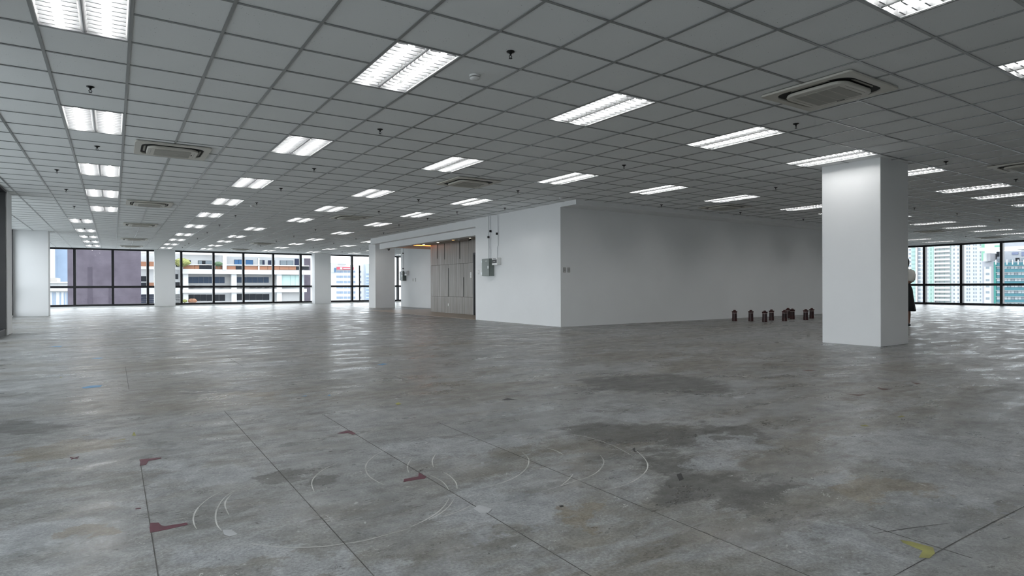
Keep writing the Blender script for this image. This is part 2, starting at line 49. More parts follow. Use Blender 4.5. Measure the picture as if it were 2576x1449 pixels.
'TEAL': [('wall','bgrey3',0,107.4,112.59,-26.31,12.29),('wall','bwhite',1.0,108.64,111.47,-26.31,9.63),('pier','bgrey4',1.2,107.4,108.64,-26.16,9.57),('window','greyblue',1.3,109.42,110.84,8.59,9.63),('window','greyblue',1.3,109.42,110.84,5.66,6.7),('window','greyblue',1.3,109.42,110.84,2.73,3.77),('window','greyblue',1.3,109.42,110.84,-0.2,0.85),('window','greyblue',1.3,109.42,110.84,-3.13,-2.08),('window','greyblue',1.3,109.42,110.84,-6.06,-5.01),('window','greyblue',1.3,109.42,110.84,-8.99,-7.94),('wall','teal',1.5,82.14,107.4,-25.14,11.34),('pier','tealgreen',2.0,106.47,107.4,-26.08,11.8),('ledge','bgrey',2.6,82.14,106.47,9.39,9.6),('window','greyblue',2.0,105.09,106.32,8.52,9.74),('window','palewin',2.0,103.72,104.94,8.49,9.7),('window','palewin',2.0,102.36,103.57,8.45,9.66),('window','greyblue',2.0,101.01,102.21,8.41,9.62),('window','palewin',2.0,99.68,100.86,8.38,9.58),('window','palewin',2.0,98.35,99.53,8.34,9.54),('window','greyblue',2.0,97.03,98.2,8.31,9.5),('window','palewin',2.0,95.73,96.89,8.27,9.46),('window','palewin',2.0,94.43,95.58,8.24,9.42),('window','greyblue',2.0,93.14,94.29,8.21,9.38),('window','palewin',2.0,91.87,93.0,8.17,9.34),('window','palewin',2.0,90.6,91.73,8.14,9.3),('window','greyblue',2.0,89.35,90.46,8.1,9.27),('window','palewin',2.0,88.1,89.21,8.07,9.23),('window','palewin',2.0,86.86,87.96,8.04,9.19),('ledge','bgrey',2.6,82.14,106.47,6.6,6.81),('window','palewin',2.0,105.09,106.32,5.63,6.85),('window','palewin',2.0,103.72,104.94,5.61,6.82),('window','greyblue',2.0,102.36,103.57,5.58,6.79),('window','palewin',2.0,101.01,102.21,5.56,6.76),('window','palewin',2.0,99.68,100.86,5.54,6.74),('window','greyblue',2.0,98.35,99.53,5.51,6.71),('window','palewin',2.0,97.03,98.2,5.49,6.68),('window','palewin',2.0,95.73,96.89,5.46,6.65),('window','greyblue',2.0,94.43,95.58,5.44,6.62),('window','palewin',2.0,93.14,94.29,5.42,6.59),('window','palewin',2.0,91.87,93.0,5.39,6.57),('window','greyblue',2.0,90.6,91.73,5.37,6.54),('window','palewin',2.0,89.35,90.46,5.35,6.51),('window','palewin',2.0,88.1,89.21,5.32,6.48),('window','greyblue',2.0,86.86,87.96,5.3,6.46),('ledge','bgrey',2.6,82.14,106.47,3.81,4.02),('window','palewin',2.0,105.09,106.32,2.74,3.96),('window','greyblue',2.0,103.72,104.94,2.73,3.94),('window','palewin',2.0,102.36,103.57,2.72,3.93),('window','palewin',2.0,101.01,102.21,2.7,3.91),('window','greyblue',2.0,99.68,100.86,2.69,3.89),('window','palewin',2.0,98.35,99.53,2.68,3.87),('window','palewin',2.0,97.03,98.2,2.66,3.85),('window','greyblue',2.0,95.73,96.89,2.65,3.84),('window','palewin',2.0,94.43,95.58,2.64,3.82),('window','palewin',2.0,93.14,94.29,2.63,3.8),('window','greyblue',2.0,91.87,93.0,2.61,3.79),('window','palewin',2.0,90.6,91.73,2.6,3.77),('window','palewin',2.0,89.35,90.46,2.59,3.75),('window','greyblue',2.0,88.1,89.21,2.58,3.74),('window','palewin',2.0,86.86,87.96,2.56,3.72),('ledge','bgrey',2.6,82.14,106.47,1.01,1.23),('window','greyblue',2.0,105.09,106.32,-0.15,1.07),('window','palewin',2.0,103.72,104.94,-0.15,1.06),('window','palewin',2.0,102.36,103.57,-0.15,1.06),('window','greyblue',2.0,101.01,102.21,-0.15,1.05),('window','palewin',2.0,99.68,100.86,-0.15,1.05),('window','palewin',2.0,98.35,99.53,-0.16,1.04),('window','greyblue',2.0,97.03,98.2,-0.16,1.03),('window','palewin',2.0,95.73,96.89,-0.16,1.03),('window','palewin',2.0,94.43,95.58,-0.16,1.02),('window','greyblue',2.0,93.14,94.29,-0.16,1.01),('window','palewin',2.0,91.87,93.0,-0.17,1.01),('window','palewin',2.0,90.6,91.73,-0.17,1.0),('window','greyblue',2.0,89.35,90.46,-0.17,0.99),('window','palewin',2.0,88.1,89.21,-0.17,0.99),('window','palewin',2.0,86.86,87.96,-0.17,0.98),('ledge','bgrey',2.6,82.14,106.47,-1.78,-1.56),('window','palewin',2.0,105.09,106.32,-3.04,-1.82),('window','palewin',2.0,103.72,104.94,-3.03,-1.81),('window','greyblue',2.0,102.36,103.57,-3.02,-1.81),('window','palewin',2.0,101.01,102.21,-3.01,-1.8),('window','palewin',2.0,99.68,100.86,-3.0,-1.8),('window','greyblue',2.0,98.35,99.53,-2.99,-1.79),('window','palewin',2.0,97.03,98.2,-2.98,-1.79),('window','palewin',2.0,95.73,96.89,-2.97,-1.78),('window','greyblue',2.0,94.43,95.58,-2.96,-1.78),('window','palewin',2.0,93.14,94.29,-2.95,-1.78),('window','palewin',2.0,91.87,93.0,-2.94,-1.77),('window','greyblue',2.0,90.6,91.73,-2.94,-1.77),('window','palewin',2.0,89.35,90.46,-2.93,-1.76),('window','palewin',2.0,88.1,89.21,-2.92,-1.76),('window','greyblue',2.0,86.86,87.96,-2.91,-1.75),('ledge','bgrey',2.6,82.14,106.47,-4.57,-4.35),('window','palewin',2.0,105.09,106.32,-5.93,-4.71),('window','greyblue',2.0,103.72,104.94,-5.91,-4.69),('window','palewin',2.0,102.36,103.57,-5.89,-4.68),('window','palewin',2.0,101.01,102.21,-5.87,-4.66),('window','greyblue',2.0,99.68,100.86,-5.85,-4.64),('window','palewin',2.0,98.35,99.53,-5.83,-4.63),('window','palewin',2.0,97.03,98.2,-5.8,-4.61),('window','greyblue',2.0,95.73,96.89,-5.78,-4.6),('window','palewin',2.0,94.43,95.58,-5.76,-4.58),('window','palewin',2.0,93.14,94.29,-5.74,-4.57),('window','greyblue',2.0,91.87,93.0,-5.72,-4.55),('window','palewin',2.0,90.6,91.73,-5.7,-4.54),('window','palewin',2.0,89.35,90.46,-5.68,-4.52),('window','greyblue',2.0,88.1,89.21,-5.67,-4.5),('window','palewin',2.0,86.86,87.96,-5.64,-4.49),('ledge','bgrey',2.6,82.14,106.47,-7.36,-7.14),('window','greyblue',2.0,105.09,106.32,-8.82,-7.6),('window','palewin',2.0,103.72,104.94,-8.79,-7.57),('window','palewin',2.0,102.36,103.57,-8.76,-7.55),('window','greyblue',2.0,101.01,102.21,-8.72,-7.52),('window','palewin',2.0,99.68,100.86,-8.69,-7.49),('window','palewin',2.0,98.35,99.53,-8.66,-7.46),('window','greyblue',2.0,97.03,98.2,-8.63,-7.44),('window','palewin',2.0,95.73,96.89,-8.6,-7.41),('window','palewin',2.0,94.43,95.58,-8.56,-7.38),('window','greyblue',2.0,93.14,94.29,-8.53,-7.36),('window','palewin',2.0,91.87,93.0,-8.5,-7.33),('window','palewin',2.0,90.6,91.73,-8.47,-7.3),('window','greyblue',2.0,89.35,90.46,-8.44,-7.28),('window','palewin',2.0,88.1,89.21,-8.41,-7.25),('window','palewin',2.0,86.86,87.96,-8.38,-7.23),('fin','bwhite',3.0,106.15,106.49,10.46,12.81),('fin','bwhite',3.0,101.9,102.23,10.32,12.64),('fin','bwhite',3.0,99.81,100.14,10.25,12.56),('fin','bwhite',3.0,97.75,98.07,10.19,12.48),('fin','bwhite',3.0,95.71,96.03,10.12,12.4),('wall','bgrey3',-4.0,82.14,108.02,11.17,16.98),('fascia','bwhite',6.0,82.14,112.11,16.9,18.54),('wall','bwhite',-6.0,106.78,111.47,19.08,24.95),('wall','bgrey3',-6.0,82.14,106.78,18.22,23.84),('window','dglass',-3.5,107.09,108.17,14.46,16.73),('window','greyblue',-3.5,106.01,106.78,15.16,16.29),('window','blueglass2',-3.5,99.82,102.21,15.1,16.21),('window','blueglass2',-3.5,96.02,98.64,14.38,16.21),('window','greyblue',-3.5,106.78,108.17,12.19,13.51),('window','greyblue',-3.5,101.76,102.96,12.0,12.93),('window','dglass',-3.5,99.38,100.86,12.11,13.58),('window','greyblue',-3.5,96.02,98.64,12.18,13.46),('window','green',-5,106.93,109.42,18.84,19.97),('wall','bwhite2',2.0,109.58,111.47,12.12,16.11),('wall','bgrey4',2.2,108.64,110.05,12.26,15.87)],
'TOWER': [('wall','bwhite',0,181.22,198.33,-38.1,49.45),('wall','bwhite',0.0,160.79,181.22,-36.7,47.54),('wall','bwhite2',0.0,149.63,160.79,-35.54,45.96),('pier','pinkwhite',1.2,186.55,187.53,-37.91,43.75),('glass_strip','palegreen',0.6,187.65,190.25,-38.05,43.92),('glass_strip','palegreen2',0.6,176.71,179.79,-37.25,42.95),('pier','bwhite',1.0,176.01,176.48,-37.1,42.77),('glass_strip','green',1.0,148.38,149.84,16.2,40.32),('window','greyblue',0.3,190.87,192.12,30.43,31.53),('window','greyblue',0.3,184.84,186.31,29.92,31.68),('window','palewin',0.3,183.63,184.36,29.96,31.31),('window','palewin',0.3,180.03,180.98,29.74,31.08),('slot','dgreen',0.9,178.13,178.53,29.33,31.2),('spandrel','palegreen3',0.9,187.65,190.25,29.37,29.56),('balcony_recess','balc',0.1,167.15,176.01,29.17,30.49),('window','palegreen3',0.4,173.19,173.79,29.3,30.62),('window','palegreen3',0.4,170.43,171.02,29.12,30.44),('window','palegreen3',0.4,166.9,167.49,28.9,30.2),('balcony','bwhite',1.6,167.04,176.13,27.96,29.17),('window','greyblue',0.3,164.81,165.62,28.77,30.07),('window','greyblue',0.3,162.54,163.34,28.63,29.93),('window','greyblue',0.3,190.87,192.12,27.64,28.74),('window','greyblue',0.3,184.84,186.31,27.17,28.93),('window','palewin',0.3,183.63,184.36,27.21,28.56),('window','palewin',0.3,180.03,180.98,27.01,28.35),('slot','dgreen',0.9,178.13,178.53,26.62,28.49),('spandrel','palegreen3',0.9,187.65,190.25,26.59,26.79),('balcony_recess','balc',0.1,167.15,176.01,26.5,27.82),('window','palegreen3',0.4,173.19,173.79,26.61,27.93),('window','palegreen3',0.4,170.43,171.02,26.45,27.77),('window','palegreen3',0.4,166.9,167.49,26.25,27.55),('balcony','bwhite',1.6,167.04,176.13,25.29,26.5),('window','greyblue',0.3,164.81,165.62,26.13,27.43),('window','greyblue',0.3,162.54,163.34,26.0,27.3),('window','greyblue',0.3,190.87,192.12,24.86,25.95),('window','greyblue',0.3,184.84,186.31,24.41,26.18),('window','palewin',0.3,183.63,184.36,24.47,25.82),('window','palewin',0.3,180.03,180.98,24.29,25.63),('slot','dgreen',0.9,178.13,178.53,23.91,25.78),('spandrel','palegreen3',0.9,187.65,190.25,23.82,24.01),('balcony_recess','balc',0.1,167.15,176.01,23.82,25.14),('window','palegreen3',0.4,173.19,173.79,23.92,25.25),('window','palegreen3',0.4,170.43,171.02,23.78,25.09),('window','palegreen3',0.4,166.9,167.49,23.6,24.9),('balcony','bwhite',1.6,167.04,176.13,22.61,23.82),('window','greyblue',0.3,164.81,165.62,23.49,24.8),('window','greyblue',0.3,162.54,163.34,23.38,24.67),('window','greyblue',0.3,190.87,192.12,22.07,23.17),('window','greyblue',0.3,184.84,186.31,21.66,23.42),('window','palewin',0.3,183.63,184.36,21.72,23.07),('window','palewin',0.3,180.03,180.98,21.56,22.9),('slot','dgreen',0.9,178.13,178.53,21.19,23.07),('spandrel','palegreen3',0.9,187.65,190.25,21.05,21.24),('balcony_recess','balc',0.1,167.15,176.01,21.15,22.46),('window','palegreen3',0.4,173.19,173.79,21.24,22.56),('window','palegreen3',0.4,170.43,171.02,21.11,22.43),('window','palegreen3',0.4,166.9,167.49,20.95,22.25),('balcony','bwhite',1.6,167.04,176.13,19.93,21.15),('window','greyblue',0.3,164.81,165.62,20.85,22.16),('window','greyblue',0.3,162.54,163.34,20.75,22.04),('window','greyblue',0.3,190.87,192.12,19.28,20.38),('window','greyblue',0.3,184.84,186.31,18.91,20.67),('window','palewin',0.3,183.63,184.36,18.98,20.33),('window','palewin',0.3,180.03,180.98,18.84,20.18),('slot','dgreen',0.9,178.13,178.53,18.48,20.35),('spandrel','palegreen3',0.9,187.65,190.25,18.28,18.47),('balcony_recess','balc',0.1,167.15,176.01,18.47,19.79),('window','palegreen3',0.4,173.19,173.79,18.55,19.87),('window','palegreen3',0.4,170.43,171.02,18.44,19.75),('window','palegreen3',0.4,166.9,167.49,18.3,19.6),('balcony','bwhite',1.6,167.04,176.13,17.26,18.47),('window','greyblue',0.3,164.81,165.62,18.21,19.52),('window','greyblue',0.3,162.54,163.34,18.12,19.42),('window','greyblue',0.3,190.87,192.12,16.5,17.59),('window','greyblue',0.3,184.84,186.31,16.15,17.92),('window','palewin',0.3,183.63,184.36,16.23,17.59),('window','palewin',0.3,180.03,180.98,16.11,17.45),('slot','dgreen',0.9,178.13,178.53,15.77,17.64),('spandrel','palegreen3',0.9,187.65,190.25,15.51,15.7),('balcony_recess','balc',0.1,167.15,176.01,15.8,17.11),('window','palegreen3',0.4,173.19,173.79,15.86,17.19),('window','palegreen3',0.4,170.43,171.02,15.77,17.08),('window','palegreen3',0.4,166.9,167.49,15.64,16.95),('balcony','bwhite',1.6,167.04,176.13,14.58,15.8),('window','greyblue',0.3,164.81,165.62,15.57,16.87),('window','greyblue',0.3,162.54,163.34,15.49,16.79),('window','greyblue',0.3,190.87,192.12,13.71,14.81),('window','greyblue',0.3,184.84,186.31,13.4,15.16),('window','palewin',0.3,183.63,184.36,13.49,14.84),('window','palewin',0.3,180.03,180.98,13.38,14.73),('slot','dgreen',0.9,178.13,178.53,13.05,14.93),('spandrel','palegreen3',0.9,187.65,190.25,12.73,12.92),('balcony_recess','balc',0.1,167.15,176.01,13.12,14.44),('window','palegreen3',0.4,173.19,173.79,13.18,14.5),('window','palegreen3',0.4,170.43,171.02,13.1,14.41),('window','palegreen3',0.4,166.9,167.49,12.99,14.3),('balcony','bwhite',1.6,167.04,176.13,11.91,13.12),('window','greyblue',0.3,164.81,165.62,12.93,14.23),('window','greyblue',0.3,162.54,163.34,12.87,14.16),('window','greyblue',0.3,190.87,192.12,10.92,12.02),('window','greyblue',0.3,184.84,186.31,10.64,12.41),('window','palewin',0.3,183.63,184.36,10.74,12.1),('window','palewin',0.3,180.03,180.98,10.66,12.0),('slot','dgreen',0.9,178.13,178.53,10.34,12.21),('spandrel','palegreen3',0.9,187.65,190.25,9.96,10.15),('balcony_recess','balc',0.1,167.15,176.01,10.44,11.76),('window','palegreen3',0.4,173.19,173.79,10.49,11.81),('window','palegreen3',0.4,170.43,171.02,10.43,11.74),('window','palegreen3',0.4,166.9,167.49,10.34,11.65),('balcony','bwhite',1.6,167.04,176.13,9.23,10.44),('window','greyblue',0.3,164.81,165.62,10.29,11.59),('window','greyblue',0.3,162.54,163.34,10.24,11.53),('window','greyblue',0.3,190.87,192.12,8.14,9.23),('window','greyblue',0.3,184.84,186.31,7.89,9.65),('window','palewin',0.3,183.63,184.36,8.0,9.35),('window','palewin',0.3,180.03,180.98,7.93,9.28),('slot','dgreen',0.9,178.13,178.53,7.63,9.5),('spandrel','palegreen3',0.9,187.65,190.25,7.19,7.38),('balcony_recess','balc',0.1,167.15,176.01,7.77,9.09),('window','palegreen3',0.4,173.19,173.79,7.8,9.13),('window','palegreen3',0.4,170.43,171.02,7.75,9.07),('window','palegreen3',0.4,166.9,167.49,7.69,8.99),('balcony','bwhite',1.6,167.04,176.13,6.55,7.77),('window','greyblue',0.3,164.81,165.62,7.65,8.95),('window','greyblue',0.3,162.54,163.34,7.61,8.9),('window','greyblue',0.3,190.87,192.12,5.35,6.45),('window','greyblue',0.3,184.84,186.31,5.14,6.9),('window','palewin',0.3,183.63,184.36,5.25,6.6),('window','palewin',0.3,180.03,180.98,5.21,6.55),('slot','dgreen',0.9,178.13,178.53,4.91,6.78),('spandrel','palegreen3',0.9,187.65,190.25,4.41,4.61),('balcony_recess','balc',0.1,167.15,176.01,5.09,6.41),('window','palegreen3',0.4,173.19,173.79,5.12,6.44),('window','palegreen3',0.4,170.43,171.02,5.08,6.4),('window','palegreen3',0.4,166.9,167.49,5.04,6.34),('balcony','bwhite',1.6,167.04,176.13,3.88,5.09),('window','greyblue',0.3,164.81,165.62,5.01,6.31),('window','greyblue',0.3,162.54,163.34,4.98,6.28),('window','greyblue',0.3,190.87,192.12,2.56,3.66),('window','greyblue',0.3,184.84,186.31,2.38,4.15),('window','palewin',0.3,183.63,184.36,2.51,3.86),('window','palewin',0.3,180.03,180.98,2.48,3.82),('slot','dgreen',0.9,178.13,178.53,2.2,4.07),('spandrel','palegreen3',0.9,187.65,190.25,1.64,1.83),('balcony_recess','balc',0.1,167.15,176.01,2.42,3.73),('window','palegreen3',0.4,173.19,173.79,2.43,3.75),('window','palegreen3',0.4,170.43,171.02,2.41,3.73),('window','palegreen3',0.4,166.9,167.49,2.38,3.69),('balcony','bwhite',1.6,167.04,176.13,1.2,2.42),('window','greyblue',0.3,164.81,165.62,2.37,3.67),('window','greyblue',0.3,162.54,163.34,2.35,3.65),('window','greyblue',0.3,190.87,192.12,-0.23,0.87),('window','greyblue',0.3,184.84,186.31,-0.37,1.39),('window','palewin',0.3,183.63,184.36,-0.24,1.11),('window','palewin',0.3,180.03,180.98,-0.24,1.1),('slot','dgreen',0.9,178.13,178.53,-0.52,1.35),('spandrel','palegreen3',0.9,187.65,190.25,-1.13,-0.94),('balcony_recess','balc',0.1,167.15,176.01,-0.26,1.06),('window','palegreen3',0.4,173.19,173.79,-0.26,1.07),('window','palegreen3',0.4,170.43,171.02,-0.26,1.05),('window','palegreen3',0.4,166.9,167.49,-0.27,1.04),('balcony','bwhite',1.6,167.04,176.13,-1.47,-0.26),('window','greyblue',0.3,164.81,165.62,-0.27,1.03),('window','greyblue',0.3,162.54,163.34,-0.28,1.02),('window','greyblue',0.3,190.87,192.12,-3.01,-1.92),('window','greyblue',0.3,184.84,186.31,-3.13,-1.36),('window','palewin',0.3,183.63,184.36,-2.98,-1.63),('window','palewin',0.3,180.03,180.98,-2.97,-1.63),('slot','dgreen',0.9,178.13,178.53,-3.23,-1.36),('spandrel','palegreen3',0.9,187.65,190.25,-3.91,-3.71),('balcony_recess','balc',0.1,167.15,176.01,-2.94,-1.62),('window','palegreen3',0.4,173.19,173.79,-2.94,-1.62),('window','palegreen3',0.4,170.43,171.02,-2.93,-1.62),('window','palegreen3',0.4,166.9,167.49,-2.92,-1.61),('balcony','bwhite',1.6,167.04,176.13,-4.15,-2.94),('window','greyblue',0.3,164.81,165.62,-2.91,-1.61),('window','greyblue',0.3,162.54,163.34,-2.9,-1.61),('window','greyblue',0.3,190.87,192.12,-5.8,-4.7),('window','greyblue',0.3,184.84,186.31,-5.88,-4.12),('window','palewin',0.3,183.63,184.36,-5.73,-4.38),('window','palewin',0.3,180.03,180.98,-5.7,-4.36),('slot','dgreen',0.9,178.13,178.53,-5.95,-4.07),('spandrel','palegreen3',0.9,187.65,190.25,-6.68,-6.49),('balcony_recess','balc',0.1,167.15,176.01,-5.61,-4.29),('window','palegreen3',0.4,173.19,173.79,-5.63,-4.31),('window','palegreen3',0.4,170.43,171.02,-5.61,-4.29),('window','palegreen3',0.4,166.9,167.49,-5.57,-4.27),('balcony','bwhite',1.6,167.04,176.13,-6.83,-5.61),('window','greyblue',0.3,164.81,165.62,-5.55,-4.25),('window','greyblue',0.3,162.54,163.34,-5.53,-4.24),('window','greyblue',0.3,190.87,192.12,-8.59,-7.49),('window','greyblue',0.3,184.84,186.31,-8.64,-6.87),('window','palewin',0.3,183.63,184.36,-8.48,-7.12),('window','palewin',0.3,180.03,180.98,-8.43,-7.08),('slot','dgreen',0.9,178.13,178.53,-8.66,-6.79),('spandrel','palegreen3',0.9,187.65,190.25,-9.45,-9.26),('balcony_recess','balc',0.1,167.15,176.01,-8.29,-6.97),('window','palegreen3',0.4,173.19,173.79,-8.32,-7.0),('window','palegreen3',0.4,170.43,171.02,-8.28,-6.96),('window','palegreen3',0.4,166.9,167.49,-8.22,-6.92),('balcony','bwhite',1.6,167.04,176.13,-9.5,-8.29),('window','greyblue',0.3,164.81,165.62,-8.2,-6.89),('window','greyblue',0.3,162.54,163.34,-8.16,-6.87),('window','greyblue',0.3,190.87,192.12,-11.38,-10.28),('window','greyblue',0.3,184.84,186.31,-11.39,-9.63),('window','palewin',0.3,183.63,184.36,-11.22,-9.87),('window','palewin',0.3,180.03,180.98,-11.15,-9.81),('slot','dgreen',0.9,178.13,178.53,-11.38,-9.5),('spandrel','palegreen3',0.9,187.65,190.25,-12.23,-12.04),('balcony_recess','balc',0.1,167.15,176.01,-10.97,-9.65),('window','palegreen3',0.4,173.19,173.79,-11.01,-9.68),('window','palegreen3',0.4,170.43,171.02,-10.95,-9.63),('window','palegreen3',0.4,166.9,167.49,-10.88,-9.57),('balcony','bwhite',1.6,167.04,176.13,-12.18,-10.97),('window','greyblue',0.3,164.81,165.62,-10.84,-9.54),('window','greyblue',0.3,162.54,163.34,-10.79,-9.49),('window','greyblue',0.3,190.87,192.12,-14.17,-13.07),('window','greyblue',0.3,184.84,186.31,-14.15,-12.38),('window','palewin',0.3,183.63,184.36,-13.97,-12.62),('window','palewin',0.3,180.03,180.98,-13.88,-12.54),('slot','dgreen',0.9,178.13,178.53,-14.09,-12.22),('spandrel','palegreen3',0.9,187.65,190.25,-15.0,-14.81),('balcony_recess','balc',0.1,167.15,176.01,-13.64,-12.33),('window','palegreen3',0.4,173.19,173.79,-13.7,-12.37),('window','palegreen3',0.4,170.43,171.02,-13.62,-12.31),('window','palegreen3',0.4,166.9,167.49,-13.53,-12.22),('balcony','bwhite',1.6,167.04,176.13,-14.86,-13.64),('window','greyblue',0.3,164.81,165.62,-13.48,-12.18),('window','greyblue',0.3,162.54,163.34,-13.42,-12.12),('window','greyblue',0.3,157.65,158.3,28.57,29.86),('window','greyblue',0.3,156.33,156.98,28.49,29.77),('window','greyblue',0.3,154.03,154.67,28.34,29.61),('window','greyblue',0.3,152.8,153.43,28.27,29.53),('window','greyblue',0.3,150.47,151.1,28.12,29.38),('window','greyblue',0.3,157.65,158.3,26.19,27.47),('window','greyblue',0.3,156.33,156.98,26.12,27.39),('window','greyblue',0.3,154.03,154.67,25.98,27.25),('window','greyblue',0.3,152.8,153.43,25.91,27.18),('window','greyblue',0.3,150.47,151.1,25.77,27.03),('window','greyblue',0.3,157.65,158.3,23.81,25.09),('window','greyblue',0.3,156.33,156.98,23.74,25.02),('window','greyblue',0.3,154.03,154.67,23.62,24.89),('window','greyblue',0.3,152.8,153.43,23.55,24.82),('window','greyblue',0.3,150.47,151.1,23.43,24.69),('window','greyblue',0.3,157.65,158.3,21.43,22.71),('window','greyblue',0.3,156.33,156.98,21.36,22.64),('window','greyblue',0.3,154.03,154.67,21.25,22.52),('window','greyblue',0.3,152.8,153.43,21.2,22.46),('window','greyblue',0.3,150.47,151.1,21.08,22.34),('window','greyblue',0.3,157.65,158.3,19.05,20.33),('window','greyblue',0.3,156.33,156.98,18.99,20.27),('window','greyblue',0.3,154.03,154.67,18.89,20.16),('window','greyblue',0.3,152.8,153.43,18.84,20.11),('window','greyblue',0.3,150.47,151.1,18.74,20.0),('window','greyblue',0.3,157.65,158.3,16.66,17.95),('window','greyblue',0.3,156.33,156.98,16.61,17.89),('window','greyblue',0.3,154.03,154.67,16.53,17.8),('window','greyblue',0.3,152.8,153.43,16.48,17.75),('window','greyblue',0.3,150.47,151.1,16.39,17.65),('window','greyblue',0.3,157.65,158.3,14.28,15.56),('window','greyblue',0.3,156.33,156.98,14.24,15.52),('window','greyblue',0.3,154.03,154.67,14.16,15.43),('window','greyblue',0.3,152.8,153.43,14.12,15.39),('window','greyblue',0.3,150.47,151.1,14.05,15.31),('window','greyblue',0.3,157.65,158.3,11.9,13.18),('window','greyblue',0.3,156.33,156.98,11.86,13.14),('window','greyblue',0.3,154.03,154.67,11.8,13.07),('window','greyblue',0.3,152.8,153.43,11.76,13.03),('window','greyblue',0.3,150.47,151.1,11.7,12.96),('window','greyblue',0.3,157.65,158.3,9.52,10.8),('window','greyblue',0.3,156.33,156.98,9.49,10.76),('window','greyblue',0.3,154.03,154.67,9.44,10.71),('window','greyblue',0.3,152.8,153.43,9.41,10.67),('window','greyblue',0.3,150.47,151.1,9.35,10.62),('window','greyblue',0.3,157.65,158.3,7.13,8.41),('window','greyblue',0.3,156.33,156.98,7.11,8.39),('window','greyblue',0.3,154.03,154.67,7.07,8.34),('window','greyblue',0.3,152.8,153.43,7.05,8.32),('window','greyblue',0.3,150.47,151.1,7.01,8.27),('window','greyblue',0.3,157.65,158.3,4.75,6.03),('window','greyblue',0.3,156.33,156.98,4.74,6.01),('window','greyblue',0.3,154.03,154.67,4.71,5.98),('window','greyblue',0.3,152.8,153.43,4.69,5.96),('window','greyblue',0.3,150.47,151.1,4.66,5.92),('window','greyblue',0.3,157.65,158.3,2.37,3.65),('window','greyblue',0.3,156.33,156.98,2.36,3.64),('window','greyblue',0.3,154.03,154.67,2.34,3.61),('window','greyblue',0.3,152.8,153.43,2.33,3.6),('window','greyblue',0.3,150.47,151.1,2.31,3.58),('window','greyblue',0.3,157.65,158.3,-0.01,1.27),('window','greyblue',0.3,156.33,156.98,-0.02,1.26),('window','greyblue',0.3,154.03,154.67,-0.02,1.25),('window','greyblue',0.3,152.8,153.43,-0.03,1.24),('window','greyblue',0.3,150.47,151.1,-0.03,1.23),('window','greyblue',0.3,157.65,158.3,-2.4,-1.12),('window','greyblue',0.3,156.33,156.98,-2.39,-1.12),('window','greyblue',0.3,154.03,154.67,-2.39,-1.12),('window','greyblue',0.3,152.8,153.43,-2.38,-1.12),('window','greyblue',0.3,150.47,151.1,-2.38,-1.12),('window','greyblue',0.3,157.65,158.3,-4.78,-3.5),('window','greyblue',0.3,156.33,156.98,-4.77,-3.49),('window','greyblue',0.3,154.03,154.67,-4.75,-3.48),('window','greyblue',0.3,152.8,153.43,-4.74,-3.47),('window','greyblue',0.3,150.47,151.1,-4.72,-3.46),('window','greyblue',0.3,157.65,158.3,-7.16,-5.88),('window','greyblue',0.3,156.33,156.98,-7.15,-5.87),('window','greyblue',0.3,154.03,154.67,-7.12,-5.85),('window','greyblue',0.3,152.8,153.43,-7.1,-5.83),('window','greyblue',0.3,150.47,151.1,-7.07,-5.81),('window','greyblue',0.3,157.65,158.3,-9.55,-8.27),('window','greyblue',0.3,156.33,156.98,-9.52,-8.25),('window','greyblue',0.3,154.03,154.67,-9.48,-8.21),('window','greyblue',0.3,152.8,153.43,-9.46,-8.19),('window','greyblue',0.3,150.47,151.1,-9.42,-8.16),('window','greyblue',0.3,157.65,158.3,-11.93,-10.65),('window','greyblue',0.3,156.33,156.98,-11.9,-10.62),('window','greyblue',0.3,154.03,154.67,-11.85,-10.58),('window','greyblue',0.3,152.8,153.43,-11.82,-10.55),('window','greyblue',0.3,150.47,151.1,-11.76,-10.5)]} 

# ------------------------------------------------------------------ materials
MATS = {}
def nodes_of(m):
    m.use_nodes = True
    nt = m.node_tree
    return nt, nt.nodes['Principled BSDF']
def mat(name, col, rough=0.6, metal=0.0, var=0.06, scale=3.0, bump=0.0, spec=0.5, coords='Object', emit=None, stretch=None):
    """principled surface whose colour wanders a little with a noise texture"""
    if name in MATS: return MATS[name]
    m = bpy.data.materials.new(name); nt, b = nodes_of(m)
    tc = nt.nodes.new('ShaderNodeTexCoord'); nz = nt.nodes.new('ShaderNodeTexNoise')
    nz.inputs['Scale'].default_value = scale; nz.inputs['Detail'].default_value = 4
    src = tc.outputs[coords]
    if stretch:
        mp = nt.nodes.new('ShaderNodeMapping'); mp.inputs['Scale'].default_value = stretch
        nt.links.new(src, mp.inputs['Vector']); src = mp.outputs['Vector']
    nt.links.new(src, nz.inputs['Vector'])
    cr = nt.nodes.new('ShaderNodeValToRGB')
    lo = tuple(max(0, c * (1 - var)) for c in col); hi = tuple(min(1, c * (1 + var)) for c in col)
    cr.color_ramp.elements[0].position = 0.3; cr.color_ramp.elements[1].position = 0.7
    cr.color_ramp.elements[0].color = (*lo, 1); cr.color_ramp.elements[1].color = (*hi, 1)
    nt.links.new(nz.outputs['Fac'], cr.inputs['Fac']); nt.links.new(cr.outputs['Color'], b.inputs['Base Color'])
    b.inputs['Roughness'].default_value = rough; b.inputs['Metallic'].default_value = metal
    b.inputs['Specular IOR Level'].default_value = spec
    if bump:
        bp = nt.nodes.new('ShaderNodeBump'); bp.inputs['Strength'].default_value = bump; bp.inputs['Distance'].default_value = 0.01
        nt.links.new(nz.outputs['Fac'], bp.inputs['Height']); nt.links.new(bp.outputs['Normal'], b.inputs['Normal'])
    if emit:
        b.inputs['Emission Color'].default_value = (*emit[:3], 1); b.inputs['Emission Strength'].default_value = emit[3]
    MATS[name] = m
    return m
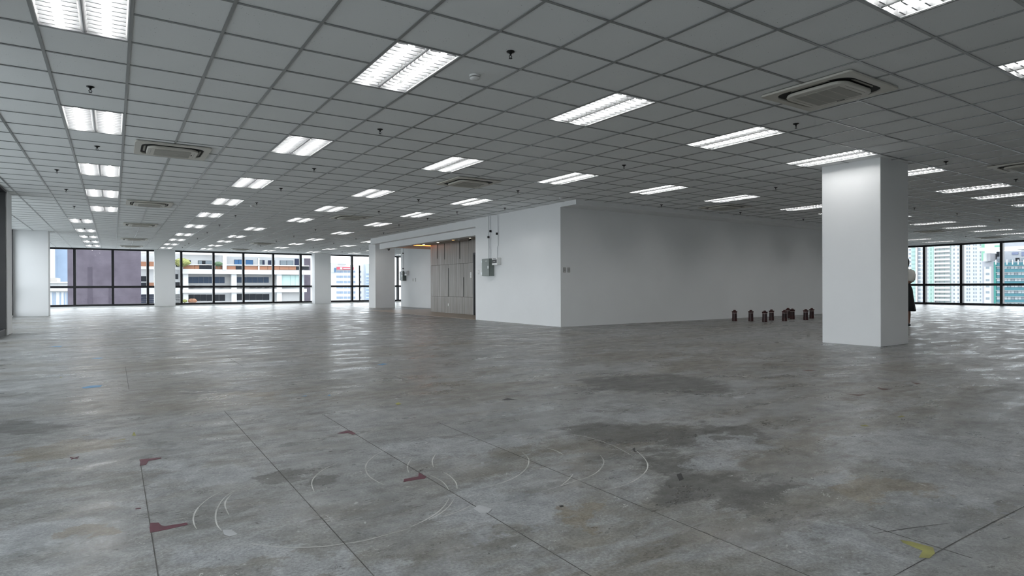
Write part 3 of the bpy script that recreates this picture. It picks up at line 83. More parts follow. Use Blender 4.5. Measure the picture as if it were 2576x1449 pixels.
def srgb(r, g, b):
    f = lambda c: (c / 255 / 12.92) if c / 255 <= 0.04045 else ((c / 255 + 0.055) / 1.055) ** 2.4
    return (f(r), f(g), f(b))

WHITE = mat('white_wall_paint', (0.84, 0.85, 0.855), 0.75, var=0.015, scale=1.2)
COLUMN = mat('white_column_paint', (0.84, 0.85, 0.855), 0.7, var=0.015, scale=1.0)
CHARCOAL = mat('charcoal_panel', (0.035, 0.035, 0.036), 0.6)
FRAME = mat('black_window_frame', (0.006, 0.006, 0.009), 0.45, var=0.1)
TEE = mat('grey_ceiling_tee', (0.30, 0.31, 0.31), 0.35, metal=0.3, var=0.04)
TUBEM = mat('lit_fluorescent_tube', (1, 1, 1), 0.4, emit=(1.0, 0.99, 0.97, TUBE))
REFM = mat('satin_aluminium_reflector', (0.40, 0.405, 0.41), 0.45, metal=0.2, var=0.02)
TROF = mat('white_enamel_troffer', (0.86, 0.87, 0.87), 0.3, var=0.01)
BLADE = mat('satin_louver_blade', (0.50, 0.51, 0.52), 0.4, var=0.02)
ACW = mat('cream_aircon_plastic', (0.60, 0.58, 0.52), 0.45, var=0.03)
ACG = mat('grey_aircon_grille', (0.36, 0.35, 0.31), 0.6, var=0.05)
DARK = mat('dark_void', (0.012, 0.012, 0.012), 0.7)
BLACKM = mat('blackened_metal', (0.01, 0.01, 0.01), 0.35, metal=0.4)
PLASTIC = mat('white_plastic', (0.8, 0.8, 0.79), 0.4, var=0.02)
GREYP = mat('grey_plate', (0.32, 0.32, 0.31), 0.5, var=0.03)
SLAB = mat('raw_slab', (0.35, 0.35, 0.35), 0.9)

def tile_material():
    m = bpy.data.materials.new('mineral_fibre_tile'); nt, b = nodes_of(m); N = nt.nodes; L = nt.links
    tc = N.new('ShaderNodeTexCoord')
    geo = N.new('ShaderNodeNewGeometry')
    v = N.new('ShaderNodeTexVoronoi'); v.inputs['Scale'].default_value = 38.0; L.new(geo.outputs['Position'], v.inputs['Vector'])
    r = N.new('ShaderNodeValToRGB'); r.color_ramp.elements[0].position = 0.07; r.color_ramp.elements[1].position = 0.13
    r.color_ramp.elements[0].color = (0.32, 0.33, 0.33, 1); r.color_ramp.elements[1].color = (1, 1, 1, 1)
    L.new(v.outputs['Distance'], r.inputs['Fac'])
    n = N.new('ShaderNodeTexNoise'); n.inputs['Scale'].default_value = 140; L.new(geo.outputs['Position'], n.inputs['Vector'])
    gate = N.new('ShaderNodeTexNoise'); gate.inputs['Scale'].default_value = 9; L.new(geo.outputs['Position'], gate.inputs['Vector'])
    gr = N.new('ShaderNodeValToRGB'); gr.color_ramp.elements[0].position = 0.5; gr.color_ramp.elements[1].position = 0.6
    L.new(gate.outputs['Fac'], gr.inputs['Fac'])
    c = N.new('ShaderNodeValToRGB'); c.color_ramp.elements[0].color = (0.85, 0.87, 0.87, 1); c.color_ramp.elements[1].color = (0.92, 0.935, 0.935, 1)
    L.new(n.outputs['Fac'], c.inputs['Fac'])
    mx = N.new('ShaderNodeMixRGB'); mx.blend_type = 'MULTIPLY'; L.new(gr.outputs['Color'], mx.inputs[0]); L.new(c.outputs['Color'], mx.inputs[1]); L.new(r.outputs['Color'], mx.inputs[2])
    L.new(mx.outputs[0], b.inputs['Base Color']); b.inputs['Roughness'].default_value = 0.9
    return m
TILE = tile_material()

def glass_material(name, tint, refl=1.0):
    m = bpy.data.materials.new(name); m.use_nodes = True; nt = m.node_tree; N = nt.nodes; L = nt.links
    N.remove(N['Principled BSDF']); out = N['Material Output']
    tr = N.new('ShaderNodeBsdfTransparent'); tr.inputs['Color'].default_value = (*tint, 1)
    gl = N.new('ShaderNodeBsdfGlossy'); gl.inputs['Roughness'].default_value = 0.0; gl.inputs['Color'].default_value = (0.9, 0.9, 0.9, 1)
    fr = N.new('ShaderNodeFresnel'); fr.inputs['IOR'].default_value = 1.5
    ml = N.new('ShaderNodeMath'); ml.operation = 'MULTIPLY'; ml.inputs[1].default_value = refl
    mx = N.new('ShaderNodeMixShader'); L.new(fr.outputs[0], ml.inputs[0]); L.new(ml.outputs[0], mx.inputs[0])
    L.new(tr.outputs[0], mx.inputs[1]); L.new(gl.outputs[0], mx.inputs[2]); L.new(mx.outputs[0], out.inputs['Surface'])
    return m
GLASS = glass_material('clear_window_glass', (0.93, 0.96, 0.98), 0.8)

def floor_material():
    m = bpy.data.materials.new('stained_concrete'); nt, b = nodes_of(m); N = nt.nodes; L = nt.links
    tc = N.new('ShaderNodeTexCoord'); P = tc.outputs['Object']
    def noise(scale, detail=6, rough=0.6, dist=0.0, vec=P):
        n = N.new('ShaderNodeTexNoise'); n.inputs['Scale'].default_value = scale; n.inputs['Detail'].default_value = detail
        n.inputs['Roughness'].default_value = rough; n.inputs['Distortion'].default_value = dist; L.new(vec, n.inputs['Vector']); return n
    def ramp(src, p0, p1, c0=(0, 0, 0), c1=(1, 1, 1)):
        r = N.new('ShaderNodeValToRGB'); e = r.color_ramp.elements; e[0].position = p0; e[1].position = p1
        e[0].color = (*c0, 1); e[1].color = (*c1, 1); L.new(src, r.inputs['Fac']); return r.outputs['Color']
    def mix(fac, a, bb, mode='MIX'):
        x = N.new('ShaderNodeMixRGB'); x.blend_type = mode
        for i, s in enumerate((fac, a, bb)):
            if hasattr(s, 'is_output'): L.new(s, x.inputs[i])
            elif i == 0: x.inputs[0].default_value = s
            else: x.inputs[i].default_value = (*s, 1)
        return x.outputs[0]
    def math_(op, a, bb=None, clamp=False):
        x = N.new('ShaderNodeMath'); x.operation = op; x.use_clamp = clamp
        for i, s in enumerate((a, bb)):
            if s is None: continue
            if hasattr(s, 'is_output'): L.new(s, x.inputs[i])
            else: x.inputs[i].default_value = s
        return x.outputs[0]
    st = N.new('ShaderNodeMapping'); st.inputs['Rotation'].default_value = (0, 0, YAW + 0.25); st.inputs['Scale'].default_value = (0.75, 1.7, 1); L.new(P, st.inputs['Vector'])
    S = st.outputs['Vector']
    n1 = noise(0.33, 14, 0.72, 0.0, S)
    base = ramp(n1.outputs['Fac'], 0.43, 0.57, (0.188, 0.176, 0.152), (0.262, 0.270, 0.272))
    n2 = noise(0.95, 14, 0.77, 0.25, S)
    base = mix(math_('MULTIPLY', ramp(n2.outputs['Fac'], 0.50, 0.565), 0.78), base, (0.315, 0.326, 0.336))
    n3 = noise(1.35, 14, 0.80, 0.1, S)
    base = mix(math_('MULTIPLY', ramp(n3.outputs['Fac'], 0.52, 0.62), 0.70), base, (0.120, 0.115, 0.100))
    # stains and worn patches with their own place, plus one painted floor shadow
    warp = noise(1.6, 7, 0.7, 0.0)
    sub = N.new('ShaderNodeVectorMath'); sub.operation = 'SUBTRACT'; L.new(warp.outputs['Color'], sub.inputs[0]); sub.inputs[1].default_value = (0.5, 0.5, 0.5)
    sc = N.new('ShaderNodeVectorMath'); sc.operation = 'SCALE'; L.new(sub.outputs[0], sc.inputs[0]); sc.inputs['Scale'].default_value = 1.5
    ad = N.new('ShaderNodeVectorMath'); ad.operation = 'ADD'; L.new(P, ad.inputs[0]); L.new(sc.outputs[0], ad.inputs[1])
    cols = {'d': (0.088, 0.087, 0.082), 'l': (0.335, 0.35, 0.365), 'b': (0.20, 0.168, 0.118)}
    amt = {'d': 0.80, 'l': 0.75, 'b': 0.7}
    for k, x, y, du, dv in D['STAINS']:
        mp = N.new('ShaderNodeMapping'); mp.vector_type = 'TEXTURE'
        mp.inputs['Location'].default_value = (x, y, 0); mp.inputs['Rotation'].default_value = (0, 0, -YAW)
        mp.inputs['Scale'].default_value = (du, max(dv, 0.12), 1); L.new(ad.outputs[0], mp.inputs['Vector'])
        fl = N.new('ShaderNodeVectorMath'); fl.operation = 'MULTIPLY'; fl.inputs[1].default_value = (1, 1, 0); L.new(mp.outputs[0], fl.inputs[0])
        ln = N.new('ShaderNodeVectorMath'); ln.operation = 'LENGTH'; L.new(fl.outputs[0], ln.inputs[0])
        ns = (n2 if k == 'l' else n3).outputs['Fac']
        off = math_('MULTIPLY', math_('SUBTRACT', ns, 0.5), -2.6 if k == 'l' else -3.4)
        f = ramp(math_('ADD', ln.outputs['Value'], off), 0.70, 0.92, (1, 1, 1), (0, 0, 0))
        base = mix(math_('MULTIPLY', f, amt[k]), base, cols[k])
    n4 = noise(7, 10, 0.78, 0.3)
    base = mix(0.70, base, ramp(n4.outputs['Fac'], 0.36, 0.64, (0.55, 0.55, 0.55), (1.45, 1.45, 1.45)), 'MULTIPLY')
    n5 = noise(85, 5, 0.7)
    base = mix(0.75, base, ramp(n5.outputs['Fac'], 0.37, 0.63, (0.65, 0.65, 0.65), (1.35, 1.35, 1.35)), 'MULTIPLY')
    n6 = noise(17, 2, 0.5, 0.6)
    base = mix(math_('MULTIPLY', ramp(n6.outputs['Fac'], 0.735, 0.765), 0.75), base, (0.62, 0.63, 0.63))
    n7 = noise(11, 3, 0.6, 0.4)
    base = mix(math_('MULTIPLY', ramp(n7.outputs['Fac'], 0.71, 0.75), 0.7), base, (0.07, 0.065, 0.06))
    for sc_, rad, col_, am in ((5.0, 0.045, (0.62, 0.63, 0.62), 0.9), (3.4, 0.036, (0.05, 0.05, 0.048), 0.8), (13.0, 0.07, (0.48, 0.49, 0.48), 0.7)):
        vo = N.new('ShaderNodeTexVoronoi'); vo.voronoi_dimensions = '2D'; vo.inputs['Scale'].default_value = sc_; L.new(ad.outputs[0], vo.inputs['Vector'])
        sp = N.new('ShaderNodeSeparateColor'); L.new(vo.outputs['Color'], sp.inputs[0])
        gate = math_('GREATER_THAN', sp.outputs[0], 0.62)
        base = mix(math_('MULTIPLY', math_('MULTIPLY', ramp(vo.outputs['Distance'], rad * 0.8, rad * 1.1, (1, 1, 1), (0, 0, 0)), gate), am), base, col_)
    base = mix(1.0, base, (0.90, 0.895, 0.885), 'MULTIPLY')
    L.new(base, b.inputs['Base Color'])
    nr = noise(1.9, 8, 0.68, 0.2, S)
    rg = N.new('ShaderNodeMapRange'); rg.inputs['From Min'].default_value = 0.38; rg.inputs['From Max'].default_value = 0.60
    rg.inputs['To Min'].default_value = 0.23; rg.inputs['To Max'].default_value = 0.50; L.new(nr.outputs['Fac'], rg.inputs['Value'])
    L.new(rg.outputs[0], b.inputs['Roughness'])
    b.inputs['Specular IOR Level'].default_value = 0.5
    nb = noise(3.4, 6, 0.6)
    bp = N.new('ShaderNodeBump'); bp.inputs['Strength'].default_value = 0.24; bp.inputs['Distance'].default_value = 0.010
    L.new(nb.outputs['Fac'], bp.inputs['Height'])
    bp2 = N.new('ShaderNodeBump'); bp2.inputs['Strength'].default_value = 0.15; bp2.inputs['Distance'].default_value = 0.003
    L.new(n4.outputs['Fac'], bp2.inputs['Height']); L.new(bp.outputs['Normal'], bp2.inputs['Normal'])
    L.new(bp2.outputs['Normal'], b.inputs['Normal'])
    return m

# ------------------------------------------------------------------ geometry helpers
class MB:
    def __init__(s): s.v = []; s.f = []
    def box(s, x0, x1, y0, y1, z0, z1):
        b = len(s.v)
        s.v += [(x0, y0, z0), (x1, y0, z0), (x1, y1, z0), (x0, y1, z0), (x0, y0, z1), (x1, y0, z1), (x1, y1, z1), (x0, y1, z1)]
        s.f += [tuple(b + i for i in q) for q in ((0, 3, 2, 1), (4, 5, 6, 7), (0, 1, 5, 4), (1, 2, 6, 5), (2, 3, 7, 6), (3, 0, 4, 7))]
        return s
    def lathe(s, prof, n=16, cx=0, cy=0):
        """prof: list of (r, z)"""
        b = len(s.v)
        for r, z in prof:
            for i in range(n):
                a = 2 * math.pi * i / n
                s.v.append((cx + r * math.cos(a), cy + r * math.sin(a), z))
        for k in range(len(prof) - 1):
            for i in range(n):
                j = (i + 1) % n
                s.f.append((b + k * n + i, b + k * n + j, b + (k + 1) * n + j, b + (k + 1) * n + i))
        s.f.append(tuple(b + i for i in reversed(range(n)))); s.f.append(tuple(b + (len(prof) - 1) * n + i for i in range(n)))
        return s
    def tube(s, pts, r, n=8):
        pts = [Vector(p) for p in pts]
        rings = []
        for k, p in enumerate(pts):
            d = (pts[min(k + 1, len(pts) - 1)] - pts[max(k - 1, 0)]).normalized()
            u = d.orthogonal().normalized() if k == 0 else (u - d * u.dot(d)).normalized()
            w = d.cross(u); b = len(s.v)
            rr = r[k] if isinstance(r, (list, tuple)) else r
            for i in range(n):
                a = 2 * math.pi * i / n
                s.v.append(tuple(p + u * (rr * math.cos(a)) + w * (rr * math.sin(a))))
            rings.append(b)
        for k in range(len(rings) - 1):
            for i in range(n):
                j = (i + 1) % n
                s.f.append((rings[k] + i, rings[k] + j, rings[k + 1] + j, rings[k + 1] + i))
        s.f.append(tuple(rings[0] + i for i in reversed(range(n)))); s.f.append(tuple(rings[-1] + i for i in range(n)))
        return s
    def prism(s, poly, z0, z1, axis='z'):
        """poly: list of (a, b); extruded along axis"""
        b = len(s.v); n = len(poly)
        put = {'z': lambda a, c, h: (a, c, h), 'y': lambda a, c, h: (a, h, c), 'x': lambda a, c, h: (h, a, c)}[axis]
        s.v += [put(a, c, z0) for a, c in poly] + [put(a, c, z1) for a, c in poly]
        s.f.append(tuple(b + i for i in reversed(range(n)))); s.f.append(tuple(b + n + i for i in range(n)))
        for i in range(n):
            j = (i + 1) % n; s.f.append((b + i, b + j, b + n + j, b + n + i))
        return s
    def ring(s, outer, inner, z0, z1):
        """flat ring between two loops with equal counts"""
        n = len(outer); b = len(s.v)
        for z in (z0, z1):
            s.v += [(a, c, z) for a, c in outer] + [(a, c, z) for a, c in inner]
        for i in range(n):
            j = (i + 1) % n
            o0, o1, i0, i1 = b + i, b + j, b + n + i, b + n + j
            O0, O1, I0, I1 = o0 + 2 * n, o1 + 2 * n, i0 + 2 * n, i1 + 2 * n
            s.f += [(o0, i0, i1, o1), (O0, O1, I1, I0), (o0, o1, O1, O0), (i0, I0, I1, i1)]
        return s
    def mesh(s, name, m, smooth=False):
        me = bpy.data.meshes.new(name); me.from_pydata(s.v, [], s.f)
        bm = bmesh.new(); bm.from_mesh(me); bmesh.ops.recalc_face_normals(bm, faces=bm.faces); bm.to_mesh(me); bm.free()
        if m: me.materials.append(m)
        if smooth:
            for p in me.polygons: p.use_smooth = True
        return me
    def build(s, name, m, parent=None, loc=None, smooth=False):
        return link(name, s.mesh(name, m, smooth), parent, loc)
def link(name, me, parent=None, loc=None, rz=0):
    o = bpy.data.objects.new(name, me); COL.objects.link(o)
    if parent: o.parent = parent
    if loc: o.location = loc
    if rz: o.rotation_euler[2] = rz
    return o
def empty(name, loc, rz=0):
    o = bpy.data.objects.new(name, None); COL.objects.link(o); o.location = loc; o.rotation_euler[2] = rz; o.empty_display_size = 0.1
    return o
def tag(o, label=None, cat=None, group=None, kind=None):
    if label: o['label'] = label
    if cat: o['category'] = cat
    if group: o['group'] = group
    if kind: o['kind'] = kind
    return o
def struct(o, label=None): return tag(o, label=label, kind='structure')
def copy_tree(o, parent=None):
    c = o.copy(); COL.objects.link(c); c.parent = parent
    for ch in list(o.children): copy_tree(ch, c)
    return c
def bevel(o, w=0.004, seg=2):
    md = o.modifiers.new('bevel', 'BEVEL'); md.width = w; md.segments = seg; md.limit_method = 'ANGLE'; return o
def rsquare(h, r, n=6, hy=None):
    hy = hy or h; out = []
    for q, (sx, sy) in enumerate(((1, 1), (-1, 1), (-1, -1), (1, -1))):
        for i in range(n + 1):
            a = math.pi / 2 * (q + i / n)
            out.append((sx * (h - r) + r * math.cos(a), sy * (hy - r) + r * math.sin(a)))
    return out
ORD = ['zeroth', 'first', 'second', 'third', 'fourth', 'fifth', 'sixth', 'seventh', 'eighth', 'ninth', 'tenth', 'eleventh', 'twelfth', 'thirteenth', 'fourteenth', 'fifteenth']

# ------------------------------------------------------------------ the shell
T = 0.6; CEIL = 2.949
XL, XR, YN, YF = -2.35, 34.4, -10.2, 31.0
CX, CYN = 9.34, 5.55          # near corner of the white core
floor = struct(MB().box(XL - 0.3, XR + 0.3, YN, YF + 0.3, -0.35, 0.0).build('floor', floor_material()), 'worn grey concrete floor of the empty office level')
TAN = mat('tan_lobby_stone', (0.36, 0.30, 0.235), 0.35, var=0.12, scale=1.5)
struct(MB().box(9.30, 12.40, 9.58, 18.2, -0.05, 0.006).build('floor_lobby', TAN), 'tan stone floor strip of the lift lobby')
ceiling = struct(MB().box(XL - 0.3, XR + 0.3, YN, YF + 0.3, CEIL + 0.16, CEIL + 0.45).build('ceiling', SLAB), 'grey suspended ceiling of square tiles')
struct(MB().box(XL - 0.3, XR + 0.3, YN - 0.25, YN, 0, CEIL + 0.16).build('wall_back', WHITE))
# white core and lift lobby
struct(MB().box(CX, 24, CYN, 9.58, 0, CEIL + 0.15).build('wall_core', WHITE), 'white plastered core wall with a sharp corner')
struct(MB().box(CX, 24, 4.97, CYN, 2.845, CEIL + 0.1).build('trim_1', WHITE), 'shallow white bulkhead along the top of the grey core wall')
pw = struct(MB().box(10.77, 24, 9.58, 15.5, 0, CEIL + 0.15).build('wall_lobby', mat('lobby_backing', (0.07, 0.065, 0.06), 0.8)), 'wood-look stone panel wall of the lift lobby')
struct(MB().box(12.4, 24, 15.5, 22.28, 0, CEIL + 0.15).build('wall_far_core', WHITE), 'white partition beyond the lift lobby')
struct(MB().box(CX, 9.78, 9.58, 18.2, 2.722, CEIL + 0.1).build('trim_2', WHITE), 'upper white beam over the lobby opening')
struct(MB().box(9.55, 9.80, 9.58, 17.75, 2.505, 2.722).build('trim_3', WHITE), 'lower white soffit beam over the lobby opening')
LOBC = mat('lobby_ceiling_paint', (0.45, 0.42, 0.39), 0.6)
struct(MB().box(9.80, 10.78, 9.58, 15.55, 2.575, 2.72).build('ceiling_lobby', LOBC), 'dim lobby ceiling with small downlights')
COPPER = mat('orange_cove_soffit', (0.52, 0.22, 0.07), 0.5, var=0.1)
struct(MB().box(9.80, 12.4, 15.55, 18.1, 2.60, 2.72).build('trim_4', COPPER), 'orange lit wooden soffit beyond the panel wall')
cove = tag(empty('cove_light', (10.36, 15.70, 2.56)), 'glowing orange cove light strip under the lobby soffit', 'light')
MB().box(-0.50, 0.50, -0.05, 0.05, 0.0, 0.02).build('diffuser', mat('orange_led_strip', (1, 0.4, 0.1), 0.5, emit=(1.0, 0.24, 0.035, 7.0)), cove)
MB().box(-0.53, 0.53, -0.07, 0.07, 0.02, 0.04).build('housing', COPPER, cove)

# columns (centre ranges come from their floor and ceiling corners)
def column(x0, x1, y0, y1, label, m=COLUMN):
    return struct(bevel(MB().box(x0, x1, y0, y1, 0, CEIL + 0.1).build('wall_column', m), 0.006, 1), label)
column(10.45, 11.36, -1.09, -0.16, 'white square column standing alone in the right foreground')
column(-2.6, -1.39, 20.6, 21.25, 'white column beside the mauve window view at the left')
column(2.28, 3.23, 30.72, 31.2, 'white column between the mauve wall view and the balconies view')
column(10.38, 11.34, 30.3, 31.2, 'white column between the balconies view and the office view')
column(10.5, 11.45, 20.75, 21.6, 'white column beside the lift lobby opening')
column(-2.6, -1.33, 10.25, 10.95, 'pale column with a dark near face at the left edge')
column(20.6, 21.5, 30.3, 31.2, 'white column on the far window line behind the core')
# charcoal slab paints shade on the left-edge column's near face; black head, kerb
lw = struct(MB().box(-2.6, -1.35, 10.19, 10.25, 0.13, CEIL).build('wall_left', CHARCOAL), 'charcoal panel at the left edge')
MB().box(-2.6, -1.33, 9.2, 10.25, CEIL - 0.03, CEIL + 0.05).build('head_trim', FRAME, lw)
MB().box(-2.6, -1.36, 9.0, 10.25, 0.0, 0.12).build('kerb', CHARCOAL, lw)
MB().box(-2.6, -1.36, 9.0, 10.25, 0.12, 0.14).build('kerb_cap', FRAME, lw)

# windows: each frame member and each pane is a piece of its own
def window(n, axis, at, stops, z0=0.055, z1=CEIL, transom=1.02, label=None):
    """axis 'x': runs along x at y=at ; axis 'y': runs along y at x=at"""
    root = struct(empty('window_%d' % n, (0, 0, 0)), label)
    def bar(name, a0, a1, za, zb, d=0.075):
        mb = MB()
        if axis == 'x': mb.box(a0, a1, at - d, at + d, za, zb)
        else: mb.box(at - d, at + d, a0, a1, za, zb)
        return mb.build(name, FRAME, root)
    def pane(a0, a1, za, zb):
        mb = MB()
        if axis == 'x': mb.box(a0, a1, at - 0.004, at + 0.004, za, zb)
        else: mb.box(at - 0.004, at + 0.004, a0, a1, za, zb)
        me = bpy.data.meshes.new('pane')
        v = [p for p in mb.v]; keep = [q for q in mb.f]
        me.from_pydata(v, [], keep[3:4] if axis == 'y' else keep[2:3]); me.materials.append(GLASS)
        return link('pane', me, root)
    a, b = stops[0], stops[-1]
    bar('head', a, b, z1 - 0.075, z1 + 0.02); bar('sill', a, b, z0, z0 + 0.10); bar('transom', a, b, transom - 0.055, transom + 0.055)
    for s in stops: bar('mullion', s - 0.055, s + 0.055, z0, z1, 0.11)
    for s0, s1 in zip(stops[:-1], stops[1:]):
        pane(s0 + 0.05, s1 - 0.05, z0 + 0.09, transom - 0.05); pane(s0 + 0.05, s1 - 0.05, transom + 0.05, z1 - 0.06)
    return root
def kerb(n, x0, x1, y0, y1, z):
    return struct(MB().box(x0, x1, y0, y1, 0, z).build('trim_%d' % n, WHITE))
window(1, 'x', YF, [-2.65, -1.10, 0.47, 1.99, 3.527, 5.085, 6.604, 8.201, 9.744, 11.3, 12.841, 14.36, 15.86, 17.4, 18.9, 20.4, 21.9, 23.4, 24.9, 26.4, 27.9, 29.4, 30.9, 32.4, 34.2], label='long black framed window wall at the far end')
window(2, 'y', XR, [-1.2, 0.3, 1.87, 3.4, 4.946, 6.512, 8.091, 9.65, 11.2, 12.8, 14.4, 16, 17.6, 19.2, 20.8, 22.4, 24, 25.6, 27.2, 28.8, 30.8], z0=0.005, transom=0.975, label='black framed window wall at the right')
window(3, 'y', XL - 0.1, [10.95, 12.5, 14.1, 15.7, 17.3, 18.9, 20.5], label='black framed side window between the two left columns')
window(4, 'y', XL - 0.1, [21.3, 22.9, 24.5, 26.1, 27.7, 29.3, 30.9], label='black framed side window beyond the left column')
window(5, 'y', XL - 0.1, [0.2, 1.9, 3.6, 5.3, 7.0, 8.6, 10.2], label='black framed side window nearest the camera')
window(6, 'y', XL - 0.1, [-9.6, -8.0, -6.4, -4.8, -3.2, -1.6], label='black framed side window behind the viewpoint')  # unseen window added to bring daylight onto the foreground column and floor
struct(MB().box(XL - 0.3, -1.33, -1.5, 0.1, 0, CEIL + 0.1).build('wall_side', WHITE))  # unseen pillar added to cast the shadow band on the left floor
struct(MB().box(XR, XR + 0.25, YN, -1.2, 0, CEIL + 0.16).build('wall_right', WHITE))  # unseen solid stretch added instead of glazing to dim the right side
kerb(5, XL, XR, YF - 0.12, YF + 0.2, 0.055)
kerb(6, XL - 0.25, XL, YN, YF, 0.055)

# ------------------------------------------------------------------ ceiling grid
light_spots = []                     # (tile a, tile b)
def rows(a, bs): light_spots.extend((a, b) for b in bs)
rows(0.5, (-7, -1, 5, 11, 16, 21)); rows(-0.5, (27, 33, 38, 43, 48))
rows(4.5, (-7, -1, 5, 11, 16, 21, 27, 33, 38, 43, 48))
rows(8.5, (-7, -1, 5, 11, 16, 21)); rows(7.5, (27, 33, 38, 43, 48))
rows(12.5, (-7, -1, 5, 11, 16, 21, 27, 33, 38, 43, 48))
rows(16.5, (-7, -1, 5, 33, 38, 43, 48))
rows(20.5, (-7, -1, 5, 43, 48)); rows(25.5, (-7, -1, 5, 43, 48)); rows(28.5, (-1, 5)); rows(32.5, (-1, 5)); rows(37.5, (-1, 5, )); rows(41.5, (-1, 5, 11)); rows(45.5, (-1, 5, 11)); rows(49.5, (-1, 5, 11)); rows(53.5, (-1, 5, 11))
covered = set()
for a, b in light_spots:
    ia = int(math.floor(a)); covered.add((ia, b - 1)); covered.add((ia, b))
A0, A1, B0, B1 = -4, 57, -17, 52
def in_core(x, y):
    return (x > CX - 0.05 and x < 24.0 and ((4.97 < y < 9.58) or (x > 10.7 and y < 15.5 and y > 9) or (x > 12.35 and 15 < y < 22.2) or (x < 10.1 and 9 < y < 18.2) or (9.5 < y < 18.1 and x < 12.5)))
tiles = []
for a in range(A0, A1):
    for b in range(B0, B1):
        if (a, b) in covered: continue
        x0, x1, y0, y1 = a * T, (a + 1) * T, b * T, (b + 1) * T
        if all(in_core(x, y) for x in (x0, x1) for y in (y0, y1)): continue
        x0, x1 = max(x0, XL - 0.2), min(x1, XR + 0.1); y0, y1 = max(y0, YN), min(y1, YF + 0.1)
        if x1 - x0 < 0.05 or y1 - y0 < 0.05: continue
        tiles.append((a, b, x0 + 0.004, x1 - 0.004, y0 + 0.004, y1 - 0.004))
def tile_px(t):
    pts = [px((x, y, CEIL)) for x in (t[2], t[3]) for y in (t[4], t[5])]
    if min(p[2] for p in pts) < 0.3: return 0
    if max(p[0] for p in pts) < 0 or min(p[0] for p in pts) > 2576 or max(p[1] for p in pts) < 0: return 0
    q = [pts[i] for i in (0, 1, 3, 2)]
    return abs(sum(q[i][0] * q[(i + 1) % 4][1] - q[(i + 1) % 4][0] * q[i][1] for i in range(4))) / 2
tiles.sort(key=tile_px, reverse=True)
ZT = CEIL + 0.007
tile_me = MB().box(-0.296, 0.296, -0.296, 0.296, 0, 0.016).mesh('ceiling_tile', TILE)
for t in tiles[:300]:
    if abs((t[3] - t[2]) - 0.592) < 1e-6 and abs((t[5] - t[4]) - 0.592) < 1e-6:
        link('ceiling_tile', tile_me, ceiling, ((t[2] + t[3]) / 2, (t[4] + t[5]) / 2, ZT + random.uniform(0, 0.0012)))
    else:
        MB().box(*t[2:6], ZT, ZT + 0.016).build('ceiling_tile', TILE, ceiling)
mb = MB()
for t in tiles[300:]: mb.box(*t[2:6], ZT, ZT + 0.016)
tag(mb.build('ceiling_tile_field', TILE, ceiling), kind='stuff')
def spans(fixed_x=None, fixed_y=None):
    if fixed_x is not None:
        if CX - 0.02 < fixed_x < 12.38: return [(YN, 4.96), (18.2, YF)]
        if 12.38 <= fixed_x < 24: return [(YN, 4.96), (22.28, YF)]
        return [(YN, YF)]
    if 4.95 < fixed_y < 18.2: return [(XL - 0.1, CX), (24, XR)]
    if 18.2 <= fixed_y < 22.3: return [(XL - 0.1, 12.4), (24, XR)]
    return [(XL - 0.1, XR)]
for a in range(A0 + 1, A1 + 1):
    for y0, y1 in spans(fixed_x=a * T):
        mb = MB().box(a * T - 0.012, a * T + 0.012, y0, y1, CEIL, CEIL + 0.003); mb.box(a * T - 0.003, a * T + 0.003, y0, y1, CEIL + 0.003, CEIL + 0.03)
        mb.build('main_tee', TEE, ceiling)
for b in range(B0 + 1, B1):
    for x0, x1 in spans(fixed_y=b * T):
        cuts = sorted((math.floor(a) * T, (math.floor(a) + 1) * T) for a, bb in light_spots if bb == b)
        mb = MB(); cur = x0
        for c0, c1 in cuts:
            if c0 >= x1 or c1 <= x0: continue
            if c0 > cur: mb.box(cur, c0, b * T - 0.012, b * T + 0.012, CEIL + 0.001, CEIL + 0.0038)
            cur = max(cur, c1)
        if cur < x1: mb.box(cur, x1, b * T - 0.012, b * T + 0.012, CEIL + 0.001, CEIL + 0.0038)
        mb.build('cross_tee', TEE, ceiling)

# ------------------------------------------------------------------ ceiling lights
def fixture_meshes():
    h = MB()
    w, l, z = 0.292, 0.592, 0.095
    h.box(-w, w, -l, l, z, z + 0.006); h.box(-w - 0.004, -w, -l, l, 0.004, z); h.box(w, w + 0.004, -l, l, 0.004, z)
    h.box(-w, w, -l - 0.004, -l, 0.004, z); h.box(-w, w, l, l + 0.004, 0.004, z)
    rim = MB()
    rim.ring([(w, l), (-w, l), (-w, -l), (w, -l)], [(w - 0.012, l - 0.012), (-w + 0.012, l - 0.012), (-w + 0.012, -l + 0.012), (w - 0.012, -l + 0.012)], 0.004, 0.010)
    ref = MB()
    ref.prism([(-0.055, z), (-0.012, 0.012), (-0.004, 0.006), (0.004, 0.006), (0.012, 0.012), (0.055, z)], -l, l, 'y')
    for s in (-1, 1):
        ref.prism([(s * w, z), (s * (w - 0.05), z), (s * (w - 0.018), 0.045), (s * (w - 0.008), 0.010), (s * w, 0.010)], -l, l, 'y')
    tube = MB().tube([(0, -0.565, 0), (0, 0.565, 0)], 0.0135, 10)
    blade = MB()
    blade.prism([(-0.010, 0.040), (-0.0055, 0.010), (0.0055, 0.010), (0.010, 0.040)], 0.030, 0.122, 'x')
    return (h.mesh('housing', REFM), rim.mesh('rim', TROF), ref.mesh('reflector', REFM), tube.mesh('tube', TUBEM, True), blade)
HOUS, RIM, REFL, TUBEME, BL = fixture_meshes()
BLADEME = BL.mesh('blade', BLADE)
NB = 14
blade_y = [(-0.5 + (i + 0.5) / NB) * 1.17 for i in range(NB)]
lv = MB()
blade_x = (-0.148 - 0.152, -0.148, 0.148 - 0.152, 0.148)
